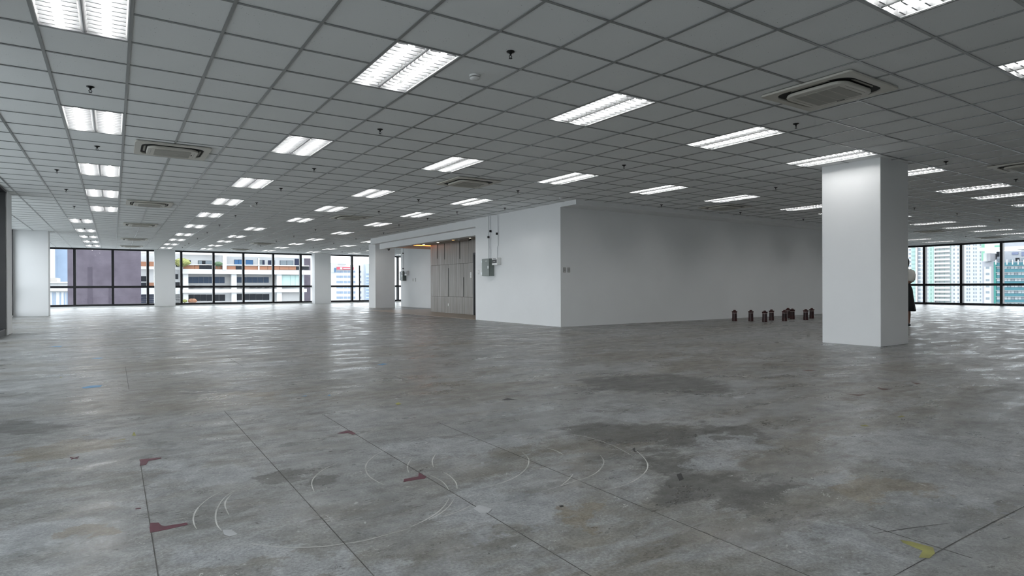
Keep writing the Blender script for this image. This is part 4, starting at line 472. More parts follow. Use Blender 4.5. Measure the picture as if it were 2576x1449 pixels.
for s in blade_x:
    for y in blade_y:
        b = len(lv.v); lv.v += [(p[0] + s, p[1] + y, p[2]) for p in BL.v]; lv.f += [tuple(b + i for i in q) for q in BL.f]
LOUV = lv.mesh('louver', BLADE)
NEAR = {(0.5, -1), (4.5, -1), (8.5, -1), (8.5, -7), (12.5, -1), (12.5, -7), (0.5, 5), (4.5, 5)}
LROWS = [(-0.5, 0.5), (4.5,), (7.5, 8.5), (12.5,), (16.5,), (20.5,), (25.5,), (28.5,), (32.5,), (37.5,), (41.5,), (45.5,), (49.5,), (53.5,)]
def lens_px(a, b): return px((a * T, b * T, CEIL))
def row_of(a): return next(i for i, r in enumerate(LROWS) if a in r)
vis = {}
for a, b in light_spots:
    x, y, z = lens_px(a, b)
    ok = z > 0.3 and -90 < x < 2660 and y > -60
    if ok: vis.setdefault(row_of(a), []).append((z, a, b))
for r in vis: vis[r].sort()
for a, b in light_spots:
    o = empty('ceiling_light', (a * T, b * T, CEIL))
    r = row_of(a); order = [(q[1], q[2]) for q in vis.get(r, [])]
    if (a, b) in order:
        k = order.index((a, b))
        place = ('nearest' if k == 0 else ORD[k + 1] + ' from the camera') if len(order) > 1 else 'only one seen'
        lab = 'louvered fluorescent ceiling light, %s in the %s light row from the left' % (place, ORD[r + 1])
    else:
        lab = 'louvered fluorescent ceiling light above and behind the viewpoint in the %s row from the left' % ORD[r + 1]
    tag(o, lab, 'ceiling light', 'fluorescent ceiling lights in straight rows')
    link('housing', HOUS, o); link('rim', RIM, o); link('reflector', REFL, o)
    for s in (-1, 1): link('tube', TUBEME, o, (s * 0.148, 0, 0.062))
    if (a, b) in NEAR:
        for s in blade_x:
            for y in blade_y: link('blade', BLADEME, o, (s, y, 0))
    else: tag(link('louver', LOUV, o), kind='stuff')

# ------------------------------------------------------------------ air conditioning cassettes
def make_ac():
    r = empty('air_conditioner', (0, 0, 0))
    n = 8
    p = MB(); p.ring(rsquare(0.465, 0.03, n), rsquare(0.385, 0.16, n), -0.022, -0.001); bevel(p.build('panel', ACW, r), 0.006)
    MB().prism(rsquare(0.388, 0.16, n), -0.006, -0.002).build('air_outlet', DARK, r)
    body = MB(); body.prism(rsquare(0.318, 0.14, n), -0.050, -0.016); bevel(body.build('front_panel', ACW, r), 0.012, 3)
    g = MB().prism(rsquare(0.225, 0.01, 2), -0.053, -0.049).build('grille', ACG, r)
    for i in range(3): MB().box(-0.225, 0.225, -0.003 + (i - 1) * 0.115, 0.003 + (i - 1) * 0.115, -0.0545, -0.052).build('grille_bar', ACW, g)
    for k in range(4):
        f = MB().prism([(-0.20, 0.335), (0.20, 0.335), (0.17, 0.358), (-0.17, 0.358)], -0.014, -0.010).build('flap', ACG, r); f.rotation_euler[2] = k * math.pi / 2
        s = MB().box(-0.19, 0.19, 0.268, 0.272, -0.0512, -0.049).build('seam', ACG, r); s.rotation_euler[2] = k * math.pi / 2
    MB().box(0.235, 0.25, -0.04, 0.04, -0.0515, -0.049).build('badge', DARK, r)
    return r
ac0 = make_ac()
ac_spots = [(11, -4, 'cream ceiling air conditioner cassette, the large one above the foreground column'),
            (2, 7, 'cream ceiling air conditioner cassette, nearest on the left'),
            (2, 18, 'cream ceiling air conditioner cassette, second along the left bay'),
            (2, 27.4, 'cream ceiling air conditioner cassette, third along the left bay'),
            (2, 38.6, 'cream ceiling air conditioner cassette, fourth along the left bay'),
            (2, 47, 'cream ceiling air conditioner cassette, last on the left by the far window'),
            (10.2, 7.1, 'cream ceiling air conditioner cassette in front of the white core wall'),
            (10.2, 18.5, 'cream ceiling air conditioner cassette before the lobby beam'),
            (10.2, 38.7, 'cream ceiling air conditioner cassette in front of the balconies window'),
            (10.0, 46.8, 'cream ceiling air conditioner cassette touching the balconies window head'),
            (22.2, 6.6, 'cream ceiling air conditioner cassette beside the grey core wall bulkhead'),
            (22, -3.6, 'cream ceiling air conditioner cassette cut by the right edge of the picture'),
            (43, 7.2, 'cream ceiling air conditioner cassette right of the column near the towers window'),
            (52.2, 7.2, 'cream ceiling air conditioner cassette above the towers window head')]
for i, (a, b, lab) in enumerate(ac_spots):
    o = ac0 if i == 0 else copy_tree(ac0)
    o.location = (a * T, b * T, CEIL); tag(o, lab, 'air conditioner', 'ceiling air conditioner cassettes')

# ------------------------------------------------------------------ sprinklers and smoke detectors
def make_sprinkler():
    r = empty('sprinkler', (0, 0, 0))
    MB().lathe([(0.036, 0.0), (0.034, -0.006), (0.014, -0.014), (0.011, -0.02)], 14).build('escutcheon', BLACKM, r, smooth=True)
    f = MB().tube([(0, 0, -0.018), (0, 0, -0.034)], 0.008, 8)
    for s in (-1, 1): f.tube([(s * 0.006, 0, -0.032), (s * 0.014, 0, -0.042), (s * 0.004, 0, -0.056)], 0.003, 6)
    f.build('frame', BLACKM, r)
    MB().lathe([(0.004, -0.054), (0.015, -0.057), (0.015, -0.059), (0.004, -0.060)], 12).build('deflector', BLACKM, r)
    return r
sp0 = make_sprinkler()
sp_cols = [(0.5, (2.5, 7.5)), (-0.5, (11.5, 15.5, 20.5, 26, 31.3, 37, 41.5, 46)), (5.5, (-2.5, 2.5, 7.5, 11.5, 15.6, 20.5, 25.5, 30.5, 35.5, 41, 46)),
           (10.5, (11.5, 15.6, 25.5, 30.5, 35.5, 41)), (12.5, (-2.5, 2.5, 7.7)), (13.5, (14.0, 17.0, 20.5)), (14.6, (11.8, 25.5, 30.5, 35.5, 41, 46)),
           (19.5, (-2.5, 2.5, 7.6)), (24.5, (-2.5, 7.5)), (29.5, (2.5, 7.5)), (33.5, (2.4,)), (38.5, (2.4,)), (49.0, (7.6,)), (18.6, (41, 46))]
first = True
cnames = ['left light row', 'outer left light row', 'second light row', 'third bay', 'fourth light row', 'beam side of the fourth light row', 'strip beside the lobby beam', 'ceiling over the grey core wall', 'ceiling beyond the grey core wall corner',
          'ceiling seen right of the foreground column', 'ceiling right of the column above the person', 'ceiling near the right picture edge', 'ceiling by the towers window', 'ceiling above the office view window']
for ci, (a, bs) in enumerate(sp_cols):
    seen = sorted(bs, key=lambda b: px((a * T, b * T, CEIL))[2])
    for b in bs:
        o = sp0 if first else copy_tree(sp0); first = False
        o.location = (a * T, b * T, CEIL + 0.006)
        k = seen.index(b)
        lab = 'black ceiling sprinkler head, %s, on the %s' % (('only one' if len(bs) == 1 else ('nearest' if k == 0 else ORD[k + 1] + ' away')), cnames[ci])
        tag(o, lab, 'sprinkler', 'black sprinkler heads on the ceiling')
def make_smoke():
    r = empty('smoke_detector', (0, 0, 0))
    MB().lathe([(0.052, 0.0), (0.052, -0.014), (0.048, -0.018)], 20).build('base', PLASTIC, r)
    MB().lathe([(0.045, -0.018), (0.045, -0.024)], 20).build('vent', DARK, r)
    MB().lathe([(0.049, -0.024), (0.045, -0.036), (0.028, -0.046), (0.010, -0.048)], 20).build('cap', PLASTIC, r, smooth=True)
    return r
sm0 = make_smoke()
for i, (a, b, lab) in enumerate([(5.55, -1.4, 'round white smoke detector beside the nearest light'), (5.5, 16.5, 'round white smoke detector in the middle distance of the left ceiling'),
                                 (5.45, 31.6, 'round smoke detector near the balconies window, second one away'), (8.5, 35.6, 'round smoke detector above the balconies window'),
                                 (5.45, 43.4, 'small round smoke detector close to the far left window head'), (14.75, 8.15, 'round white smoke detector by the corner of the white bulkhead')]):
    o = sm0 if i == 0 else copy_tree(sm0)
    o.location = (a * T, b * T, CEIL + 0.006); tag(o, lab, 'smoke detector', 'round smoke detectors')

# ------------------------------------------------------------------ lobby panel wall, door, downlights
def stone_material():
    m = bpy.data.materials.new('wood_vein_stone'); nt, b = nodes_of(m); N = nt.nodes; L = nt.links
    geo = N.new('ShaderNodeNewGeometry'); oi = N.new('ShaderNodeObjectInfo')
    mp = N.new('ShaderNodeMapping'); mp.inputs['Scale'].default_value = (1, 9, 0.25); L.new(geo.outputs['Position'], mp.inputs['Vector'])
    ad = N.new('ShaderNodeVectorMath'); ad.operation = 'ADD'; L.new(mp.outputs[0], ad.inputs[0]); L.new(oi.outputs['Random'], ad.inputs[1])
    n = N.new('ShaderNodeTexNoise'); n.inputs['Scale'].default_value = 2.2; n.inputs['Detail'].default_value = 7; n.inputs['Roughness'].default_value = 0.7; L.new(ad.outputs[0], n.inputs['Vector'])
    r = N.new('ShaderNodeValToRGB'); e = r.color_ramp.elements; e[0].position = 0.3; e[1].position = 0.72; e[0].color = (0.115, 0.102, 0.085, 1); e[1].color = (0.33, 0.31, 0.28, 1)
    L.new(n.outputs['Fac'], r.inputs['Fac']); L.new(r.outputs['Color'], b.inputs['Base Color']); b.inputs['Roughness'].default_value = 0.4
    return m
STONE = stone_material()
prow = [(0.006, 0.600, [15.49, 14.92, 14.30, 13.60, 12.95, 12.13]), (0.606, 1.780, [15.49, 14.75, 13.99, 13.42, 12.85, 12.13]), (1.786, 2.575, [15.49, 14.89, 14.30, 13.72, 13.13, 12.50, 9.6])]
for z0, z1, ys in prow:
    for y1, y0 in zip(ys[:-1], ys[1:]):
        bevel(MB().box(10.745, 10.77, y0 + 0.003, y1 - 0.003, z0, z1).build('panel', STONE, pw), 0.002, 1)
MB().box(10.745, 10.77, 9.6, 11.05, 0.006, 1.78).build('panel', STONE, pw)
for y, z0, z1 in ((14.89, 2.03, 2.57), (14.30, 1.98, 2.57), (13.13, 1.95, 2.57), (13.99, 0.61, 1.65), (12.85, 0.61, 1.30)):
    MB().box(10.738, 10.746, y - 0.018, y + 0.018, z0, z1).build('shadow_slot', DARK, pw)  # dark slot inserts, slightly proud of the panels
door = struct(empty('door_1', (10.745, 11.59, 0)), 'black door at the end of the lobby panel wall')
MB().box(-0.03, 0.0, -0.46, 0.46, 0.006, 2.06).build('leaf', mat('black_door', (0.008, 0.008, 0.008), 0.4), door)
MB().box(-0.045, 0.01, 0.46, 0.53, 0.006, 2.12).build('jamb', FRAME, door); MB().box(-0.045, 0.01, -0.53, -0.46, 0.006, 2.12).build('jamb', FRAME, door); MB().box(-0.045, 0.01, -0.46, 0.46, 2.06, 2.12).build('head', FRAME, door)
MB().tube([(-0.03, -0.38, 1.0), (-0.075, -0.38, 1.0), (-0.08, -0.27, 1.0)], 0.010, 8).build('handle', mat('bright_steel', (0.75, 0.75, 0.76), 0.2, metal=1.0), door)
MB().box(-0.047, -0.045, -0.3, -0.1, 2.075, 2.105).build('plate', GREYP, door)
WARM = mat('warm_downlight_lens', (1, 0.9, 0.8), 0.5, emit=(1.0, 0.84, 0.66, 9.0)); AMBER = mat('amber_downlight_lens', (1, 0.6, 0.3), 0.5, emit=(1.0, 0.38, 0.12, 8.0))
for i, (x, y, m, lab) in enumerate(((10.33, 15.22, WARM, 'small round downlight nearest the orange cove'), (10.33, 14.02, WARM, 'small round white downlight, second from the orange cove'), (10.28, 12.74, AMBER, 'small amber downlight in the lobby ceiling'), (10.36, 11.68, WARM, 'small round downlight nearest the white core wall edge'))):
    d = tag(empty('downlight', (x, y, 2.575)), lab, 'downlight', 'lobby downlights')
    MB().ring([(0.06 * math.cos(k * math.pi / 8), 0.06 * math.sin(k * math.pi / 8)) for k in range(16)], [(0.046 * math.cos(k * math.pi / 8), 0.046 * math.sin(k * math.pi / 8)) for k in range(16)], -0.006, -0.0005).build('trim_ring', PLASTIC, d)
    MB().lathe([(0.046, -0.001), (0.046, -0.004)], 16).build('lens', m, d)
cam_dome = tag(empty('security_camera', (9.68, 17.1, 2.505)), 'black dome security camera under the lobby beam end', 'camera')
MB().lathe([(0.055, 0.0), (0.055, -0.03), (0.05, -0.035)], 16).build('mount', GREYP, cam_dome); MB().lathe([(0.047, -0.035), (0.043, -0.06), (0.025, -0.078), (0.006, -0.083)], 16).build('dome', BLACKM, cam_dome, smooth=True)
cam2 = tag(empty('security_camera', (10.20, 11.35, 2.575)), 'black camera hanging below the downlight near the core edge', 'camera')
MB().tube([(0, 0, 0), (0, 0, -0.06)], 0.012, 8).build('bracket', BLACKM, cam2); MB().tube([(-0.03, -0.02, -0.075), (-0.03, 0.09, -0.09)], 0.025, 10).build('body', BLACKM, cam2)
lsm = copy_tree(sm0); lsm.location = (10.30, 12.35, 2.575); lsm['label'] = 'round detector on the lobby ceiling beside the amber downlight'

# ------------------------------------------------------------------ electrical gear
GREYBOX = mat('grey_green_panel_enamel', (0.185, 0.215, 0.20), 0.4, var=0.04)
STEEL = mat('chrome_latch', (0.8, 0.8, 0.8), 0.25, metal=1.0)
PIPE = mat('pale_grey_conduit', (0.52, 0.54, 0.55), 0.45, var=0.03)
def switchboard(x, y, z, w, h, d, label):
    r = tag(empty('switchboard', (x, y, z)), label, 'electrical panel', 'grey electrical panels')
    bevel(MB().box(-d, 0, -w / 2, w / 2, 0, h).build('cabinet', GREYBOX, r), 0.004)
    dr = bevel(MB().box(-d - 0.018, -d - 0.002, -w / 2 + 0.006, w / 2 - 0.006, 0.006, h - 0.006).build('door', GREYBOX, r), 0.003)
    MB().box(-d - 0.03, -d - 0.018, -w / 2 + 0.03, -w / 2 + 0.05, h * 0.42, h * 0.58).build('latch', STEEL, dr)
    for k in range(2): MB().box(-d - 0.020, -d - 0.017, -w / 2 + 0.10 + 0.06 * k, -w / 2 + 0.14 + 0.06 * k, h * 0.84, h * 0.875).build('name_plate', PLASTIC, dr)
    for q in (0.15, 0.85): MB().tube([(-d - 0.012, w / 2 + 0.002, h * q - 0.03), (-d - 0.012, w / 2 + 0.002, h * q + 0.03)], 0.008, 8).build('hinge', STEEL, r)
    return r
def meter(x, y, z, w, h, d, label):
    r = tag(empty('meter_box', (x, y, z)), label, 'meter box', 'white meter boxes')
    bevel(MB().box(-d, 0, -w / 2, w / 2, 0, h).build('case', PLASTIC, r), 0.008)
    MB().box(-d - 0.006, -d + 0.002, -w / 2 + 0.02, w / 2 - 0.02, h * 0.26, h * 0.76).build('display_window', BLACKM, r)
    MB().box(-d - 0.004, -d + 0.002, -w * 0.28, w * 0.28, h * 0.85, h * 0.92).build('label_strip', DARK, r)
    MB().box(-d - 0.0075, -d - 0.005, -0.05, 0.05, h * 0.46, h * 0.52).build('readout', GREYP, r)
    return r
def conduit(pts, label, x_clamp=None, r=0.0075):
    p0 = Vector(pts[0]); o = tag(empty('conduit', p0), label, 'conduit', 'wall conduits')
    MB().tube([Vector(p) - p0 for p in pts], r, 8).build('pipe', PIPE, o)
    for z in (x_clamp or []):
        MB().box(-0.035, 0.012, -0.022, 0.022, z - p0.z - 0.03, z - p0.z + 0.03).build('junction', BLACKM, o)
    return o
xs = CX
switchboard(xs, 8.74, 1.262, 0.40, 0.485, 0.15, 'grey electrical panel on the white core wall')
meter(xs, 8.32, 1.555, 0.27, 0.20, 0.13, 'white meter box with black display beside the grey panel')
conduit([(xs - 0.02, 8.80, 1.747), (xs - 0.02, 8.80, CEIL)], 'pale conduit rising from the left of the large grey panel', [2.36])
conduit([(xs - 0.02, 8.69, 1.747), (xs - 0.02, 8.69, CEIL)], 'faint conduit rising from the right of the large grey panel', [2.52], 0.006)
conduit([(xs - 0.02, 8.345, 1.755), (xs - 0.02, 8.335, 2.05), (xs - 0.02, 8.30, 2.10), (xs - 0.02, 8.315, CEIL)], 'conduit rising from the meter box to the ceiling', [2.42])
switchboard(12.4, 21.83, 1.275, 0.40, 0.46, 0.17, 'grey electrical panel on the far partition edge beyond the lobby')
meter(12.4, 21.42, 1.52, 0.26, 0.22, 0.13, 'white meter box on the far partition beyond the lobby')
conduit([(12.38, 21.95, 1.735), (12.38, 21.95, CEIL)], 'thin conduit on the far partition edge', [1.87, 2.62])
def plate(name, loc, axis, w, h, label, n=1, m=PLASTIC, group='switch and outlet plates'):
    r = tag(empty(name, loc), label, 'wall plate', group)
    if axis == 'x':
        bevel(MB().box(-0.010, 0, -w / 2, w / 2, -h / 2, h / 2).build('cover', m, r), 0.002, 1)
        for k in range(n): MB().box(-0.013, -0.009, -w * 0.28, w * 0.28, -h / 2 + h * (k + 0.2) / n, -h / 2 + h * (k + 0.8) / n).build('rocker', mat('pale_rocker', (0.55, 0.55, 0.54), 0.4), r)
    else:
        bevel(MB().box(-w / 2, w / 2, -0.010, 0, -h / 2, h / 2).build('cover', m, r), 0.002, 1)
        for k in range(n): MB().box(-w * 0.28, w * 0.28, -0.013, -0.009, -h / 2 + h * (k + 0.2) / n, -h / 2 + h * (k + 0.8) / n).build('rocker', mat('pale_rocker', (0.55, 0.55, 0.54), 0.4), r)
    return r
plate('wall_outlet', (xs, 9.40, 1.39), 'x', 0.08, 0.13, 'white outlet plate left of the large grey panel', 3)
plate('light_switch', (9.455, CYN, 1.355), 'y', 0.075, 0.12, 'grey switch plate nearer the core corner', 3, GREYP)
plate('light_switch', (9.585, CYN, 1.355), 'y', 0.075, 0.12, 'grey switch plate further from the core corner', 3, GREYP)
plate('light_switch', (10.745, 12.33, 1.36), 'x', 0.10, 0.20, 'white switch plate on the lobby panel wall by the door', 3)
plate('wall_outlet', (10.745, 14.0, 0.31), 'x', 0.09, 0.10, 'white outlet low on the lobby panel wall', 2)
for i, y in enumerate((20.86, 20.73, 20.55)): plate('light_switch', (12.4, y, 1.30), 'x', 0.06, 0.16, ['leftmost of three narrow switch plates on the far partition', 'middle of three narrow switch plates on the far partition', 'rightmost of three narrow switch plates on the far partition'][i], 1, PLASTIC if i < 2 else GREYP)

# ------------------------------------------------------------------ dark red canisters along the core wall
RED = mat('dark_red_enamel', (0.036, 0.005, 0.005), 0.4, var=0.2, scale=8)
LABELM = mat('pale_label_band', (0.24, 0.19, 0.185), 0.6)
BODYD = mat('blackish_red_body', (0.022, 0.004, 0.004), 0.4, var=0.3, scale=6)
def make_canister():
    r = empty('fire_canister', (0, 0, 0))
    MB().lathe([(0.060, 0.0), (0.062, 0.004), (0.062, 0.085), (0.059, 0.09)], 20).build('base', RED, r, smooth=False)
    MB().lathe([(0.058, 0.088), (0.059, 0.09), (0.057, 0.195), (0.058, 0.20)], 20).build('body', BODYD, r)
    MB().lathe([(0.0595, 0.20), (0.0600, 0.203), (0.0600, 0.219), (0.0595, 0.222)], 20).build('band', LABELM, r)
    MB().lathe([(0.058, 0.221), (0.066, 0.235), (0.070, 0.250), (0.064, 0.256), (0.036, 0.258)], 20).build('shoulder', RED, r)
    c = MB().lathe([(0.036, 0.257), (0.033, 0.276), (0.026, 0.284), (0.010, 0.287)], 16).build('cap', RED, r, smooth=True)
    for k in range(4):
        a = k * math.pi / 2 + 0.4
        MB().box(0.030, 0.040, -0.006, 0.006, 0.259, 0.270).build('lug', RED, c).rotation_euler[2] = a
    return r
cn0 = make_canister()
cans = [(14.60, 4.62, 'dark red canister at the left end of the row'), (14.95, 4.36, 'dark red canister second from the left end'), (14.92, 3.92, 'dark red canister nearest the camera with a pale band'),
        (15.72, 4.25, 'dark red canister just behind the nearest one'), (15.66, 3.82, 'dark red canister in front of the touching pair'), (17.10, 4.62, 'left one of the two touching dark red canisters'),
        (16.75, 4.27, 'right one of the two touching dark red canisters'), (16.64, 3.80, 'dark red canister left of the last one before the column'), (17.52, 4.14, 'dark red canister last before the column'), (17.9, 3.88, 'dark red canister mostly hidden behind the column')]
for i, (x, y, lab) in enumerate(cans):
    o = cn0 if i == 0 else copy_tree(cn0)
    o.location = (x, y, 0); o.rotation_euler[2] = i * 1.3; s = 1.06; o.scale = (s, s, s)
    tag(o, lab, 'canister', 'dark red canisters by the core wall')

# ------------------------------------------------------------------ person behind the column
def person():
    r = tag(empty('person', (15.97, 0.98, 0), math.radians(-112)), 'person in a white blouse and long black skirt half hidden behind the column', 'person')
    SKIN = mat('skin', (0.23, 0.125, 0.085), 0.55, var=0.04); HAIR = mat('black_hair', (0.008, 0.007, 0.007), 0.45)
    BLOUSE = mat('white_blouse', (0.55, 0.54, 0.51), 0.8, var=0.05); SKIRT = mat('black_skirt', (0.006, 0.006, 0.007), 0.8)
    SHOE = mat('black_shoe', (0.006, 0.006, 0.006), 0.35)
    J = []; E = []; R = []
    def j(p, rad, par=None):
        J.append(p); R.append(rad if isinstance(rad, tuple) else (rad, rad))
        if par is not None: E.append((par, len(J) - 1))
        return len(J) - 1
    pel = j((0, 0, 0.90), (0.15, 0.11)); wst = j((0, 0.0, 1.03), (0.115, 0.09), pel); ch = j((0, 0.01, 1.20), (0.13, 0.10), wst); nk0 = j((0, 0.0, 1.33), (0.06, 0.06), ch)
    nk = j((0, -0.01, 1.39), 0.047, nk0); hd0 = j((0, -0.015, 1.44), (0.062, 0.075), nk); hd = j((0, -0.02, 1.50), (0.072, 0.09), hd0); j((0, -0.01, 1.565), (0.058, 0.07), hd)
    for s in (-1, 1):
        hip = j((s * 0.085, 0, 0.84), 0.085, pel); kn = j((s * 0.085, -0.01, 0.46), 0.055, hip); ca = j((s * 0.087, 0.02, 0.30), 0.050, kn); an = j((s * 0.088, 0.02, 0.075), 0.032, ca); j((s * 0.095, -0.10, 0.03), (0.033, 0.022), an)
        sh = j((s * 0.165, 0.01, 1.275), 0.055, ch); el = j((s * 0.215, -0.02, 1.04), 0.040, sh); wr = j((s * 0.09, -0.18, 1.02), 0.028, el); hnd = j((s * 0.035, -0.215, 1.015), (0.030, 0.018), wr)
        for k, (dx, dz, ln) in enumerate(((0.0, 0.028, 0.055), (0.0, 0.010, 0.062), (0.0, -0.008, 0.058), (0.0, -0.025, 0.046))):
            f1 = j((s * 0.01, -0.235, 1.015 + dz), 0.009, hnd); f2 = j((s * (0.01 - 0.5 * ln), -0.232, 1.008 + dz), 0.008, f1); j((s * (0.01 - 0.8 * ln), -0.215, 1.004 + dz), 0.007, f2)
        t1 = j((s * 0.045, -0.235, 1.04), 0.010, hnd); j((s * 0.015, -0.25, 1.06), 0.008, t1)
    me = bpy.data.meshes.new('body'); me.from_pydata(J, E, []); b = link('body', me, r); me.materials.append(SKIN)
    md = b.modifiers.new('skin', 'SKIN'); md.use_smooth_shade = True
    for i, v in enumerate(me.skin_vertices[0].data): v.radius = R[i]
    me.skin_vertices[0].data[0].use_root = True
    sb = b.modifiers.new('sub', 'SUBSURF'); sb.levels = 1; sb.render_levels = 2
    def loft(name, secs, m, n=24, closed=True):
        mb = MB()
        for (cx, cy, z, rx, ry) in secs:
            for i in range(n):
                a = 2 * math.pi * i / n; mb.v.append((cx + rx * math.cos(a), cy + ry * math.sin(a), z))
        for k in range(len(secs) - 1):
            for i in range(n):
                q = (i + 1) % n; mb.f.append((k * n + i, k * n + q, (k + 1) * n + q, (k + 1) * n + i))
        if closed: mb.f.append(tuple(range(n))); mb.f.append(tuple((len(secs) - 1) * n + i for i in range(n)))
        return mb.build(name, m, r, smooth=True)
    sk = MB(); n = 36
    secs = [(0.36, 0.235, 0.200), (0.50, 0.218, 0.185), (0.70, 0.192, 0.158), (0.86, 0.176, 0.142), (0.95, 0.142, 0.115), (1.04, 0.128, 0.104), (1.06, 0.120, 0.10)]
    for k, (z, rx, ry) in enumerate(secs):
        for i in range(n):
            a = 2 * math.pi * i / n; w = 1 + 0.045 * math.sin(9 * a) * max(0, (0.95 - z) / 0.6); sk.v.append((rx * w * math.cos(a), ry * w * math.sin(a), z))
    for k in range(len(secs) - 1):
        for i in range(n):
            q = (i + 1) % n; sk.f.append((k * n + i, k * n + q, (k + 1) * n + q, (k + 1) * n + i))
    sk.f.append(tuple(range(n))); sk.f.append(tuple((len(secs) - 1) * n + i for i in range(n)))
    sk.build('skirt', SKIRT, r, smooth=True)
    loft('blouse', [(0, 0, 1.03, 0.140, 0.112), (0, 0, 1.10, 0.148, 0.118), (0, 0.005, 1.20, 0.158, 0.122), (0, 0.008, 1.28, 0.160, 0.108), (0, 0.002, 1.33, 0.105, 0.08), (0, 0, 1.37, 0.058, 0.058)], BLOUSE)
    for s in (-1, 1):
        MB().tube([(s * 0.135, 0.008, 1.295), (s * 0.185, 0.006, 1.26), (s * 0.208, 0, 1.19), (s * 0.212, -0.012, 1.10), (s * 0.205, -0.03, 1.055), (s * 0.203, -0.034, 1.045)], [0.050, 0.070, 0.074, 0.068, 0.056, 0.040], 18).build('sleeve', BLOUSE, r, smooth=True)
        sh = MB().tube([(s * 0.088, 0.055, 0.035), (s * 0.089, 0.0, 0.042), (s * 0.093, -0.09, 0.032), (s * 0.095, -0.155, 0.022)], [0.030, 0.042, 0.042, 0.022], 12).build('shoe', SHOE, r, smooth=True)
    h = MB()
    hs = [(0.0, 0.03, 1.335, 0.052, 0.03), (0.0, 0.03, 1.40, 0.070, 0.055), (0, 0.018, 1.46, 0.084, 0.088), (0, 0.008, 1.53, 0.088, 0.100), (0, 0.002, 1.585, 0.074, 0.085), (0, 0.0, 1.615, 0.035, 0.04)]
    for (cx, cy2, z, rx, ry) in hs:
        for i in range(20):
            a = 2 * math.pi * i / 20; y = cy2 + ry * math.sin(a)
            if z < 1.55: y = max(y, -0.035)
            h.v.append((cx + rx * math.cos(a), y, z))
    for k in range(len(hs) - 1):
        for i in range(20):
            q = (i + 1) % 20; h.f.append((k * 20 + i, k * 20 + q, (k + 1) * 20 + q, (k + 1) * 20 + i))
    h.f.append(tuple(range(20))); h.f.append(tuple((len(hs) - 1) * 20 + i for i in range(20)))
    h.build('hair', HAIR, r, smooth=True)
    for s in (-1, 1):
        MB().lathe([(0.004, -0.006), (0.010, -0.003), (0.010, 0.003), (0.004, 0.006)], 10, s * 0.030, -0.103).build('eye', DARK, r, (0, 0, 1.505))
        MB().lathe([(0.004, -0.022), (0.012, -0.01), (0.013, 0.012), (0.005, 0.024)], 8, s * 0.078, -0.015).build('ear', SKIN, r, (0, 0, 1.495))
    MB().tube([(0, -0.10, 1.51), (0, -0.118, 1.482), (0, -0.104, 1.474)], [0.007, 0.012, 0.008], 8).build('nose', SKIN, r, smooth=True)
    MB().tube([(-0.022, -0.094, 1.447), (0, -0.101, 1.446), (0.022, -0.094, 1.447)], [0.003, 0.006, 0.003], 8).build('mouth', mat('lips', (0.25, 0.07, 0.06), 0.5), r, smooth=True)
    return r
person()

# ------------------------------------------------------------------ marks on the floor
PAINT = {'red': mat('maroon_floor_paint', (0.095, 0.018, 0.034), 0.5, var=0.25, scale=14), 'blue': mat('blue_floor_paint', (0.10, 0.25, 0.42), 0.5, var=0.2, scale=14),
         'yellow': mat('yellow_floor_paint', (0.29, 0.28, 0.085), 0.6, var=0.35, scale=10), 'rust': mat('rust_floor_mark', (0.105, 0.06, 0.052), 0.6, var=0.3, scale=10),
         'dark': mat('dark_scuff', (0.03, 0.03, 0.03), 0.6), 'pale': mat('pale_chip', (0.42, 0.43, 0.44), 0.6, var=0.12, scale=12), 'line': mat('saw_cut', (0.085, 0.082, 0.076), 0.8, var=0.5, scale=9), 'scratch': mat('pale_scratch', (0.50, 0.50, 0.48), 0.6, var=0.25, scale=9)}
for k, lab, pts in D['MARKS']:
    n = len(pts); me = bpy.data.meshes.new('paint_mark')
    sub = []
    for i in range(n):
        p, q = Vector(pts[i]), Vector(pts[(i + 1) % n]); d = (q - p).length
        sub.append(tuple(p)); m_ = max(1, int(d / 0.05))
        for t in range(1, m_):
            w = p.lerp(q, t / m_); sub.append((w.x + random.uniform(-1, 1) * min(0.006, d * 0.04), w.y + random.uniform(-1, 1) * min(0.006, d * 0.04)))
    MB().prism(sub, 0.0004, 0.0011).build('paint_mark', PAINT[k], floor)
def ribbon(name, pts, w, m, z=0.0008):
    P = [Vector(p) for p in pts]
    sm = []
    for i in range(len(P) - 1):
        p0, p1, p2, p3 = P[max(i - 1, 0)], P[i], P[i + 1], P[min(i + 2, len(P) - 1)]
        for t in range(6):
            u = t / 6; sm.append(0.5 * ((2 * p1) + (p2 - p0) * u + (2 * p0 - 5 * p1 + 4 * p2 - p3) * u * u + (3 * p1 - p0 - 3 * p2 + p3) * u ** 3))
    sm.append(P[-1]); mb = MB(); n = len(sm)
    for i, p in enumerate(sm):
        d = (sm[min(i + 1, n - 1)] - sm[max(i - 1, 0)]).normalized(); nn = Vector((-d.y, d.x)) * w * 0.5 * (0.35 + 0.65 * math.sin(math.pi * (i + 0.5) / n))
        mb.v += [(p.x - nn.x, p.y - nn.y, z), (p.x + nn.x, p.y + nn.y, z)]
    mb.f = [(2 * i, 2 * i + 2, 2 * i + 3, 2 * i + 1) for i in range(n - 1)]
    return mb.build(name, m, floor)
for a in D['ARCS']: ribbon('scratch', a, 0.0065, PAINT['scratch'])
for x, y0, y1 in ((0.6, -4.6, -1.95), (0.6, 1.0, 3.0), (1.2, -4.9, -0.6), (1.8, -4.9, -1.2), (2.4, -5.0, -1.9), (3.0, -4.9, -4.55), (3.0, 0.0, 1.2), (1.8, 2.2, 3.5)):
    MB().box(x - 0.0018, x + 0.0018, y0, y1, 0.0003, 0.0009).build('saw_cut', PAINT['line'], floor)
